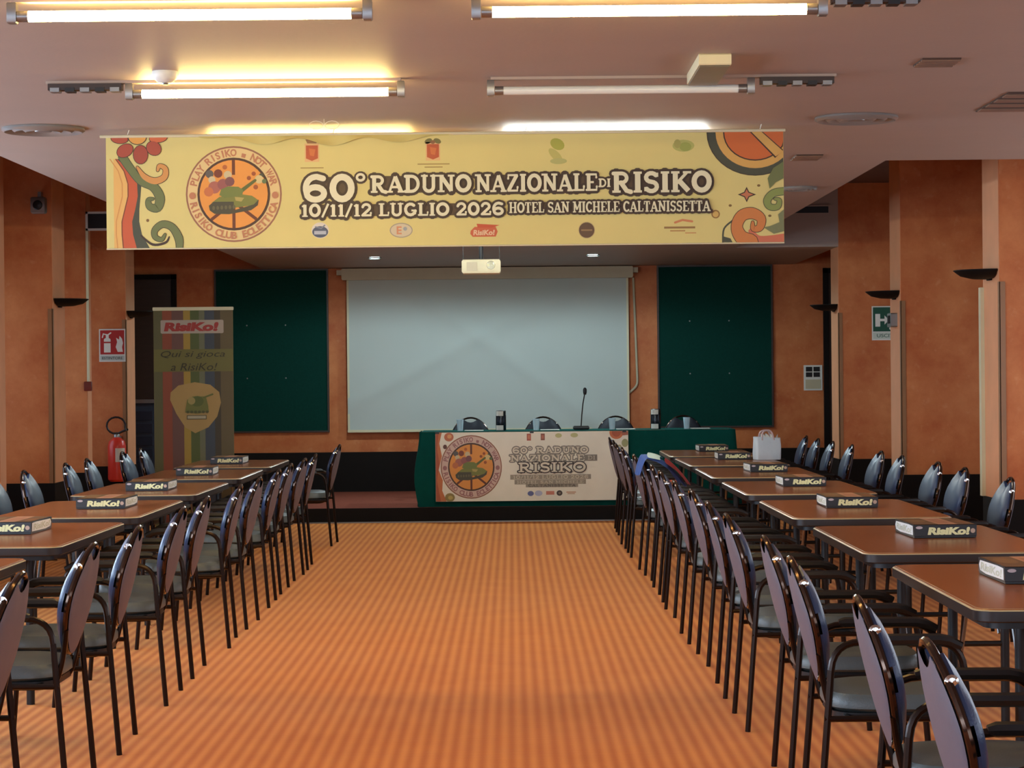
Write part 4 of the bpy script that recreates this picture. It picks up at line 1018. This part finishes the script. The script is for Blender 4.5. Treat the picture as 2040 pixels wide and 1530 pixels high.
# ------------------------------------------------------------------ tables
def make_table(wx, ly):
    t = thing('folding_table', '', 'table')
    MB().prism(rrect(wx, ly, 0.07, 4), 0.724, 0.751, 0.004).build('table_top', M_LAMINATE, t)
    mb = MB(); o1 = rrect(wx + 0.012, ly + 0.012, 0.074, 4); o0 = rrect(wx, ly, 0.07, 4); n = len(o1)
    o00 = rrect(wx - 0.014, ly - 0.014, 0.066, 4)
    prof = [(o00, 0.7516), (o1, 0.744), (o1, 0.712), (o0, 0.708)]
    vs = [(p[0], p[1], z) for r, z in prof for p in r]
    fs = [(a * n + i, (a + 1) * n + i, (a + 1) * n + (i + 1) % n, a * n + (i + 1) % n) for a in range(3) for i in range(n)]
    mb.add(vs, fs[:n], 0); mb.f += fs[n:]; mb.m += [1] * (len(fs) - n); mb.build('edge_trim', [M_EDGE, M_EDGE2], t)
    MB().prism(rrect(wx - 0.07, ly - 0.05, 0.06, 4), 0.686, 0.724).build('underframe', M_BLACK, t)
    for sy in (-1, 1):
        yy = sy * (ly / 2 - 0.26)
        for sx in (-1, 1):
            xx = sx * (wx / 2 - 0.19)
            MB().tube([(xx, yy, 0.68), (xx, yy, 0.0)], 0.019, 10).build('leg', M_BLACK, t)
            MB().tube([(xx - sx * 0.02, yy - sy * 0.02, 0.38), (xx - sx * 0.02, yy - sy * 0.22, 0.675)], 0.007, 6).build('brace', M_STEEL, t)
        MB().tube([(-(wx / 2 - 0.19), yy, 0.34), (wx / 2 - 0.19, yy, 0.34)], 0.012, 8).build('crossbar', M_BLACK, t)
    return t
TW, TL = 0.82, 1.70
tproto = make_table(TW, TL)
R_TAB = [5.6, 7.967, 10.233, 12.55, 14.933, 17.267, 19.467, 21.633]      # centres along the room
L_TAB = [6.367, 8.717, 11.067, 13.217, 15.55, 17.867, 20.033]
first = True
def put(proto, used, loc, rz):
    o = proto if not used else copy_tree(proto)
    o.location = loc; o.rotation_euler = (0, 0, rz)
    return o
n_t = 0
for side, ys_, cx in (('right', R_TAB, 1.465 + TW / 2), ('left', L_TAB, -2.06 - TW / 2)):
    for i, y in enumerate(ys_):
        o = put(tproto, n_t > 0, (cx + rnd.uniform(-0.008, 0.008), y, 0), rnd.uniform(-0.008, 0.008)); n_t += 1
        tag(o, 'brown laminate folding table in the %s row, %s' % (side, nth(i)), 'table', 'folding tables in the %s row' % side)

# ------------------------------------------------------------------ armchairs
def make_chair():
    t = thing('armchair', '', 'chair')
    W = 0.25
    # seat cushion
    mb = MB(); n = 32; out = []
    for i in range(n):
        an = 2 * PI * i / n; c_, s_ = math.cos(an), math.sin(an)
        out.append((0.23 * math.copysign(abs(c_) ** 0.55, c_) + 0.005, 0.225 * math.copysign(abs(s_) ** 0.55, s_)))
    rings = [(0.90, 0.415), (1.0, 0.43), (1.0, 0.455), (0.95, 0.475), (0.7, 0.486), (0.35, 0.488)]
    vs = [(p[0] * k, p[1] * k, z) for k, z in rings for p in out]
    fs = [(a * n + i, a * n + (i + 1) % n, (a + 1) * n + (i + 1) % n, (a + 1) * n + i) for a in range(len(rings) - 1) for i in range(n)]
    fs.append(tuple(range(n - 1, -1, -1))); fs.append(tuple((len(rings) - 1) * n + i for i in range(n)))
    mb.add(vs, fs); mb.build('seat', M_SEAT, t)
    MB().prism(rrect(0.42, 0.42, 0.08, 4), 0.395, 0.417).build('seat_pan', M_BLACK, t)
    # side frames: rear leg, arm, front leg
    for s in (-1, 1):
        path = fillet([(-0.268, s * (W + 0.01), 0.0), (-0.215, s * W, 0.648), (0.19, s * W, 0.648), (0.245, s * (W + 0.01), 0.0)], 0.09, 6)
        k = len(path); 
        rear, arm, front = [], [], []
        for p in path:
            if p.z >= 0.55: arm.append(p)
        rear = [path[0], Vector((-0.268, s * (W + 0.01), 0)).lerp(arm[0], 0.5), arm[0]]
        front = [arm[-1], arm[-1].lerp(path[-1], 0.5), path[-1]]
        MB().tube(rear, 0.0115, 8).build('leg', M_FRAME, t)
        MB().tube(front, 0.0115, 8).build('leg', M_FRAME, t)
        o = MB().tube(arm, 0.0115, 8).build('armrest', M_FRAME, t)
        MB().tube([(-0.14, s * W, 0.653), (-0.12, s * W, 0.655), (0.12, s * W, 0.655), (0.15, s * W, 0.650), (0.19, s * W, 0.632)], [0.013, 0.019, 0.019, 0.018, 0.014], 8).build('arm_pad', M_BLACK, o)
    mb = MB()
    for x in (-0.17, 0.17):
        mb.tube([(x, -W, 0.405), (x, W, 0.405)], 0.010, 8)
    for s in (-1, 1): mb.tube([(-0.245, s * (W + 0.004), 0.405), (0.225, s * (W + 0.004), 0.405)], 0.010, 8)
    mb.build('seat_frame', M_FRAME, t)
    # back: tilted ellipse
    a, b, zc = 0.205, 0.204, 0.697
    tilt = math.radians(13.5)
    def bk(y, h, off):       # y across, h along the back from its centre, off forward
        y = y * (1 - 0.18 * max(0.0, -h / b) - 0.13 * max(0.0, h / b) ** 1.5)
        return (-0.266 - h * math.sin(tilt) + off * math.cos(tilt) - 0.012 * (1 - (y / a) ** 2), y, zc + h * math.cos(tilt) + off * math.sin(tilt))
    def bounds(u):
        y = u * (a - 0.003); q = math.sqrt(max(0, 1 - (y / a) ** 2))
        lo, hi = -b * q, b * q
        if abs(y) < 0.085: hi -= 0.058 * math.cos(y / 0.085 * PI / 2) ** 0.8
        return y, lo, hi
    nu, nv = 20, 9
    def face(off, bulge):
        def fn(u, v):
            y, lo, hi = bounds(math.sin((u * 2 - 1) * PI / 2))
            h = lo + (hi - lo) * v
            e = (1 - abs(2 * u - 1) ** 3) * (1 - abs(2 * v - 1) ** 3)
            return bk(y, h, off + bulge * e)
        return fn
    mb = MB(); mb.grid(nu, nv, face(0.018, 0.034)); mb.grid(nu, nv, face(0.002, 0.0), flip=True)
    def edge(v):
        pts = [(face(0.002, 0)(i / nu, v), face(0.018, 0)(i / nu, v)) for i in range(nu + 1)]
        vs = [p for q in pts for p in q]; fs = [(2 * i, 2 * i + 2, 2 * i + 3, 2 * i + 1) for i in range(nu)]
        mb.add(vs, fs if v == 0 else [f[::-1] for f in fs])
    edge(0); edge(1)
    mb.build('backrest', M_PAD, t)
    mb = MB(); mb.grid(nu, nv, face(-0.013, -0.009), flip=True); mb.grid(nu, nv, face(0.001, 0.0))
    mb.build('back_shell', M_SHELL, t)
    rim = [bk(a * math.cos(q), b * math.sin(q), 0.0) for q in [2 * PI * i / 36 for i in range(36)]]
    MB().tube(rim, 0.0105, 8, closed=True).build('back_rim', M_RIM, t)
    for s in (-1, 1):
        p = [bk(s * a * math.cos(-0.5), b * math.sin(-0.5), -0.004), bk(s * 0.15, -b * 0.8, -0.004), (-0.225, s * 0.125, 0.46), (-0.20, s * 0.12, 0.385), (0.12, s * 0.12, 0.385)]
        MB().tube(fillet(p, 0.07, 5), 0.0105, 8).build('back_support', M_FRAME, t)
        MB().lathe([(0, -0.012), (0.010, -0.011), (0.0165, -0.004), (0.0165, 0.006), (0, 0.008)], 12, c=bk(s * 0.158, 0.128, 0.006), axis='Y').build('rim_glint_stud', M_CHROME, t)  # chrome stud added to give the rim its bright tube glints
    return t
cproto = make_chair(); n_c = [0]
BLACK_BACK = [c for c in cproto.children if c.name.startswith('backrest')][0].data.copy()
BLACK_BACK.materials[0] = mat('black_vinyl', (30, 31, 38), 0.55, noise=0.1, spec=0.25)
def chair(x_top, facing, label, group, z=0.0, jit=0.05):
    """x_top: place of the top of the back; facing = rotation of the chair's front (+x)"""
    off = 0.325
    dx, dy = math.cos(facing) * off, math.sin(facing) * off
    o = put(cproto, n_c[0] > 0, (x_top[0] + dx, x_top[1] + dy, z), facing + rnd.uniform(-jit, jit)); n_c[0] += 1
    if z > 0:
        for ch in o.children:
            if ch.name.startswith('backrest'): ch.data = BLACK_BACK
    return tag(o, label, 'chair', group)
R_AISLE = [5.083, 6.067, 7.4, 8.367, 9.733, 10.7, 11.867, 12.833, 14.2, 15.15, 16.2, 17.167, 18.833, 19.8, 20.933, 21.867]
L_AISLE = [7.083, 8.333, 9.283, 10.633, 11.567, 12.833, 13.783, 15.033, 15.967, 17.0, 17.933, 20.417]
R_WALL = [11.8, 12.8, 14.167, 15.117, 16.4, 17.333, 19.0, 19.917, 20.883, 21.833]
L_WALL = [14.25, 15.167, 16.467, 17.383, 18.917, 19.833]
for i, y in enumerate(R_AISLE):
    chair((0.92 + rnd.uniform(-0.015, 0.02), y), 0.0, 'padded armchair on the right side of the aisle, ' + nth(i), 'armchairs right of the aisle')
for i, y in enumerate(L_AISLE):
    chair((-1.55 + rnd.uniform(-0.015, 0.015), y), PI, 'padded armchair on the left side of the aisle, ' + nth(i), 'armchairs left of the aisle')
for i, y in enumerate(R_WALL):
    chair((2.84 + rnd.uniform(-0.02, 0.02), y), PI, 'blue padded armchair between right tables and right wall, ' + nth(i), 'armchairs along the right wall')
for i, y in enumerate(L_WALL):
    chair((-3.28 + rnd.uniform(-0.02, 0.02), y), 0.0, 'grey padded armchair between left tables and left wall, ' + nth(i), 'armchairs along the left wall')
for i, x in enumerate((-0.46, 0.345, 1.145, 1.895)):
    chair((x, 25.1), -PI / 2, 'dark armchair behind the green stage table, %s from left' % ('first', 'second', 'third', 'fourth')[i], 'armchairs on the stage', 0.15, 0.02)

# ------------------------------------------------------------------ game boxes
def make_box():
    bw, bd, bh = 0.285, 0.45, 0.060
    t = thing('board_game_box', '', 'box')
    MB().cbox(-bw / 2 + 0.002, bw / 2 - 0.002, -bd / 2 + 0.002, bd / 2 - 0.002, 0.0, 0.02, 0.001).build('box_base', M_BLACK, t)
    lid = MB().cbox(-bw / 2, bw / 2, -bd / 2, bd / 2, 0.008, bh, 0.0015).build('lid', mat('box_black', (26, 20, 20), 0.35, noise=0.1), t)
    a = Art(); fr = lambda x, y, off: (x, -bd / 2 - 0.0006 - off, y)
    wordmark(a, -0.08, 0.049, 0.112, 0.014, (232, 226, 170), 1)
    a.build('front_wordmark', fr, ink, t)
    a = Art(); a.ell(0.125, 0.032, 0.011, 0.011, (190, 160, 140), 1, 12); a.build('age_badge', fr, ink, t)
    a = Art(); a.ell(-0.118, 0.047, 0.016, 0.0065, (196, 176, 176), 1, 12); a.build('maker_badge', fr, ink, t)
    for s in (-1, 1):
        a = Art(); fn = lambda x, y, off, s=s: (s * (bw / 2 + 0.0006 + off), x, y)
        a.poly([(-0.21, 0.013), (0.09, 0.009), (0.19, 0.015), (0.21, 0.034), (0.19, 0.052), (-0.11, 0.056), (-0.205, 0.054)], (252, 252, 248), 1)
        a.text('RisiKo!', -0.18 if s > 0 else 0.18, 0.048, 0.18 if s > 0 else -0.18, 0.018, (214, 216, 196), 2, 0.03, 0.1)
        a.build('end_label', fn, ink, t)
    a = Art(); fn = lambda x, y, off: (x, y, bh + 0.0006 + off)
    a.rect(-bw / 2 + 0.004, -bd / 2 + 0.004, bw / 2 - 0.004, bd / 2 - 0.004, (124, 88, 48), 1)
    a.rect(-0.03, -bd / 2 + 0.006, 0.06, bd / 2 - 0.006, (206, 150, 110), 2); a.rect(-0.015, -0.14, 0.045, 0.15, (190, 128, 90), 3)
    a.ell(-0.085, 0.03, 0.04, 0.12, (146, 106, 58), 2, 14); a.ell(0.1, -0.03, 0.03, 0.09, (150, 96, 46), 2, 14)
    a.build('lid_picture', fn, ink, t)
    return t
bproto = make_box(); nb = 0
R_BOX = [None, (1.87, 8.17, 0.0), (1.945, 10.42, 0.02), (1.885, 12.76, -0.01), (1.935, 15.2, 0.0), (1.95, 17.45, 0.02), (1.945, 20.0, -0.02), (1.95, 22.1, 0.0)]
L_BOX = [None, None, (-2.49, 11.24, -0.02), (-2.40, 13.36, 0.0), (-2.47, 15.44, 0.01), (-2.485, 17.8, 0.03), (-2.52, 20.1, 0.0)]
for side, bs in (('right', R_BOX), ('left', L_BOX)):
    for i, p in enumerate(bs):
        if p is None: continue
        o = put(bproto, nb > 0, (p[0], p[1], 0.7525), p[2]); nb += 1
        tag(o, 'black board game box on the %s row table that is %s' % (side, nth(i)), 'box', 'board game boxes on the tables')

# ------------------------------------------------------------------ shopping bag, jacket, pouches
t = thing('shopping_bag', 'white carrier bag with handles standing on a far right table', 'bag', (2.22, 19.72, 0.7525), 0.25)
mb = MB(); n = 28; rings = []
for k, z in enumerate((0.0, 0.004, 0.06, 0.12, 0.17, 0.195)):
    r = []
    for x, y in rrect(0.23, 0.11, 0.02, 6):
        wob = 0.006 * math.sin(x * 60 + z * 40) + 0.005 * math.sin(y * 90 - z * 30)
        s = 1.0 + 0.02 * math.sin(z * 25) - (0.04 if k == 0 else 0)
        r.append((x * s, y * s + wob * (z / 0.2), z + (0.008 * math.sin(x * 50) if k > 3 else 0)))
    rings.append(r)
m_ = len(rings[0]); vs = [p for r in rings for p in r]
fs = [(a * m_ + i, a * m_ + (i + 1) % m_, (a + 1) * m_ + (i + 1) % m_, (a + 1) * m_ + i) for a in range(len(rings) - 1) for i in range(m_)]
fs.append(tuple(range(m_ - 1, -1, -1)))
MB().add(vs, fs).build('bag_body', mat('bag_white', (216, 224, 228), 0.45, noise=0.06, bump=0.3, bscale=25), t)
for s in (-1, 1):
    MB().tube(fillet([(-0.06, s * 0.045, 0.17), (-0.055, s * 0.03, 0.25), (0.03, s * 0.03, 0.262), (0.05, s * 0.045, 0.17)], 0.05, 5), 0.008, 7).build('handle', mat('bag_handle', (206, 176, 172), 0.5), t)
mb = MB()
for q in range(3):
    cx = -0.03 + 0.05 * q
    mb.grid(6, 4, lambda u, v: (cx + (u - 0.5) * 0.07, 0.01 * math.sin(u * 6 + q), 0.14 + v * (0.07 + 0.02 * math.sin(u * 5 + q))))
mb.build('crumpled_tissue', M_WHITE, t)

M_JACKET = mat('blue_jacket', (62, 92, 158), 0.7, noise=0.2, bump=0.4, bscale=30)
t = thing('draped_jacket', 'blue jacket with red lining draped over a far chair right of the aisle', 'jacket', (0.945, 16.20, 0.0))
def jk(u, v):
    y = (u - 0.5) * 0.40
    if v < 0.3: q = v / 0.3; x = -0.05 + 0.05 * q; z = 0.80 + 0.125 * math.sin(q * PI / 2)
    else: q = (v - 0.3) / 0.7; x = 0.28 * q; z = 0.925 - 0.20 * q ** 2.2
    return (x + 0.014 * math.sin(u * 13 + v * 5), y + 0.02 * math.sin(v * 9), z - 0.10 * abs(u - 0.5) ** 2 + 0.012 * math.sin(u * 15 + v * 8))
MB().grid(18, 18, jk).build('jacket_cloth', M_JACKET, t, 2.0)
def jk2(u, v):
    p = jk(0.0 + 0.4 * u, 0.6 + 0.4 * v); return (p[0] + 0.025, p[1] - 0.02, p[2] + 0.012)
MB().grid(10, 10, jk2).build('lining', mat('red_lining', (150, 44, 40), 0.7, noise=0.2), t, 2.0)
def jk3(u, v):
    p = jk(0.1 + 0.35 * u, 0.34 + 0.22 * v); return (p[0] + 0.01, p[1], p[2] + 0.014)
MB().grid(8, 6, jk3).build('collar', mat('pale_collar', (190, 206, 190), 0.7), t, 2.0)
def pouch(x, y, z, w, d, h, c, label):
    t = thing('pouch', label, 'bag', (x, y, z))
    mb = MB(); n = 20; rings = [(0.9, 0), (1.0, 0.25), (0.96, 0.6), (0.7, 0.92), (0.3, 1.0)]
    vs = [(w / 2 * k * math.copysign(abs(math.cos(2 * PI * i / n)) ** 0.6, math.cos(2 * PI * i / n)) + 0.01 * math.sin(i * 1.7 + k * 5) * k,
           d / 2 * k * math.copysign(abs(math.sin(2 * PI * i / n)) ** 0.6, math.sin(2 * PI * i / n)), h * zz) for k, zz in rings for i in range(n)]
    fs = [(a * n + i, a * n + (i + 1) % n, (a + 1) * n + (i + 1) % n, (a + 1) * n + i) for a in range(len(rings) - 1) for i in range(n)]
    fs += [tuple(range(n - 1, -1, -1)), tuple((len(rings) - 1) * n + i for i in range(n))]
    mb.add(vs, fs); mb.build('pouch_body', c, t)
    MB().tube([(-w * 0.3, 0, h * 0.93), (0, 0, h * 1.02), (w * 0.3, 0, h * 0.93)], 0.006, 6).build('zip', M_STEEL, t)
pouch(1.28, 18.83, 0.490, 0.26, 0.24, 0.14, mat('orange_cloth', (214, 92, 56), 0.7, noise=0.15, bump=0.3, bscale=30), 'small orange pouch lying on a far right aisle chair seat')
pouch(1.26, 19.8, 0.490, 0.24, 0.22, 0.10, mat('grey_blue_cloth', (96, 120, 140), 0.7, noise=0.15, bump=0.3, bscale=30), 'small grey-blue pouch lying on a far right aisle chair seat')
